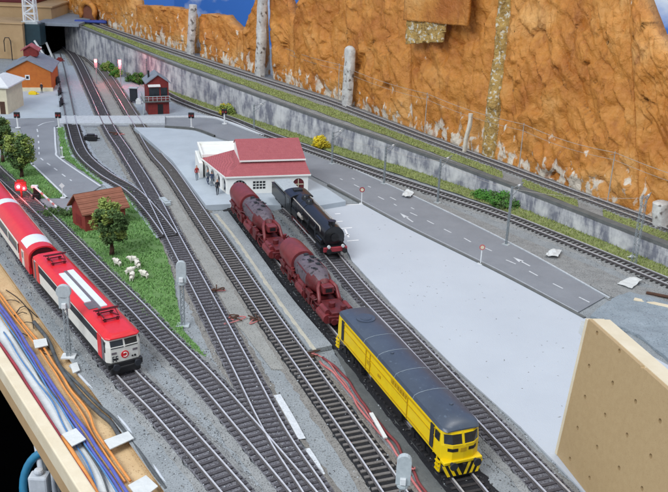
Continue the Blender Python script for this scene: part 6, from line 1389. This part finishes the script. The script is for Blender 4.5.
mb = MB(); mb.plate([(0.03, 0.05), (top_u, 0.05), (top_u, H_ - .0), (0.03, H_ - .0)], [], sk_ @ Matrix.Translation((0, 0, 1.3)), .5); mb.build('backing_board', 'cream_wood', pn)
mb = MB(); mb.plate([(0.02, H_ - 1.2), (top_u, H_ - 1.2), (top_u, H_ + .05), (0.02, H_ + .05)], [], sk_ @ Matrix.Translation((0, 0, .31)), .98); mb.plate([(0.0, 0), (.4, 0), (.4, H_ - 1.25), (0.0, H_ - 1.25)], [], sk_ @ Matrix.Translation((0, 0, .31)), .98); mb.build('edge_strip', 'cream_wood', pn)
mb = MB(); mb.plate([(-.32, 0), (-.005, 0), (-.005, H_ - .1), (-.32, H_ - .1)], [], sk_ @ Matrix.Translation((0, 0, -.04)), .5); mb.build('corner_batten', 'cream_wood', pn)
mb = MB(); mb.plate([(-.9, H_ - 1.6), (-.33, H_ - 1.6), (-.33, H_ - .35), (-.9, H_ - .6)], [], sk_, .3); mb.build('corner_tab', 'white_paper', pn)

# grey plaster slab, papers and wood scraps at the right
def slab(name, pix, z0, z1, m, label, cat, n=26, amp=.25):
    poly = gp(pix); mb = MB(); xs = [p.x for p in poly]; ys = [p.y for p in poly]; q = []
    for i in range(len(poly)):
        a, b = poly[i], poly[(i + 1) % len(poly)]; k = max(1, int((b - a).length / .5))
        for j in range(k): p = a.lerp(b, j / k); q.append(p + V(noise.noise(p * .9), noise.noise(p * .9 + V(5, 5, 5))) * .2)
    pts = [Vector((p.x, p.y)) for p in q]; k0 = len(pts); ed = [(i, (i + 1) % k0) for i in range(k0)]; x = min(xs)
    while x < max(xs):
        y = min(ys)
        while y < max(ys):
            p = V(x + random.uniform(-.1, .1), y + random.uniform(-.1, .1))
            if inside(p, q): pts.append(Vector((p.x, p.y)))
            y += .45
        x += .45
    r = delaunay_2d_cdt(pts, ed, [], 1, 1e-6)
    mb.v = [(p.x, p.y, z1 + amp * noise.noise(V(p.x * .35, p.y * .5, 3)) + amp * .5 * abs(noise.noise(V(p.x * .9, p.y * .9, 8)))) for p in r[0]]; mb.f = [list(f) for f in r[2]]; mb.m = [0] * len(mb.f); nv = len(mb.v)
    for i in range(k0): j = (i + 1) % k0; mb.v += [(pts[i].x, pts[i].y, z0), (pts[j].x, pts[j].y, z0)]; mb.f.append([i, j, nv + 1, nv]); mb.m.append(0); nv += 2
    o = mb.build(name, m, recalc=False); return tag(o, label, cat)
slab('plaster_slab', [(590, 318), (600, 308), (612, 301.5), (630, 294), (668, 304), (720, 320), (720, 400), (668, 362), (640, 338)], 0, .3, 'slab_blue', 'uneven blue grey plaster slab behind the hardboard panel', 'slab')
slab('plaster_patch', [(600, 276), (640, 288), (668, 292), (700, 300), (700, 312), (660, 304), (636, 300), (612, 300), (590, 287)], 0, .25, 'gravel_grey', 'rough grey gravel patch at the end of the road', 'gravel', amp=.15)
mb = MB(); mb.bar(G(634, 299, .35), G(690, 311, .35), .7, .15); tag(mb.build('wood_offcut', 'cream_wood', bevel=.05), 'cream wooden strip lying behind the plaster slab', 'wood strip')
mb = MB(); mb.bar(G(646, 292.5, .4), G(700, 303, .4), .5, .3); tag(mb.build('bark_strip', 'bark', bevel=.2), 'dark brown strip behind the cream wooden strip', 'strip')
def paper(q, z, label, amp=.25):
    c = [G(x, y, z) for x, y in q]; mb = MB(); n = 8
    for j in range(n + 1):
        for i in range(n + 1):
            u, v = i / n, j / n; p = c[0].lerp(c[1], u).lerp(c[3].lerp(c[2], u), v); mb.v.append(tuple(p + V(0, 0, amp * abs(noise.noise(p * 1.3)) + .02)))
    for j in range(n):
        for i in range(n): k = j * (n + 1) + i; mb.f.append([k, k + 1, k + n + 2, k + n + 1]); mb.m.append(0)
    o = mb.build('paper_scrap', 'white_paper'); so = o.modifiers.new('s', 'SOLIDIFY'); so.thickness = .0004; tag(o, label, 'paper', 'white paper scraps on the verge')
paper([(617, 284), (630, 277.5), (642, 280), (632, 289)], .35, 'large white paper scrap by the stout lattice mast')
paper([(545, 256), (551, 249.5), (562, 250), (558, 258)], .3, 'crumpled white paper scrap on the verge in mid road', .5)
paper([(402, 196), (406, 190), (414, 193), (410, 198)], .3, 'pale crumpled paper scrap beside the road track', .5)
paper([(627, 257), (631, 255), (636, 257), (632, 259)], .35, 'small white scrap on the olive grass by the mast')
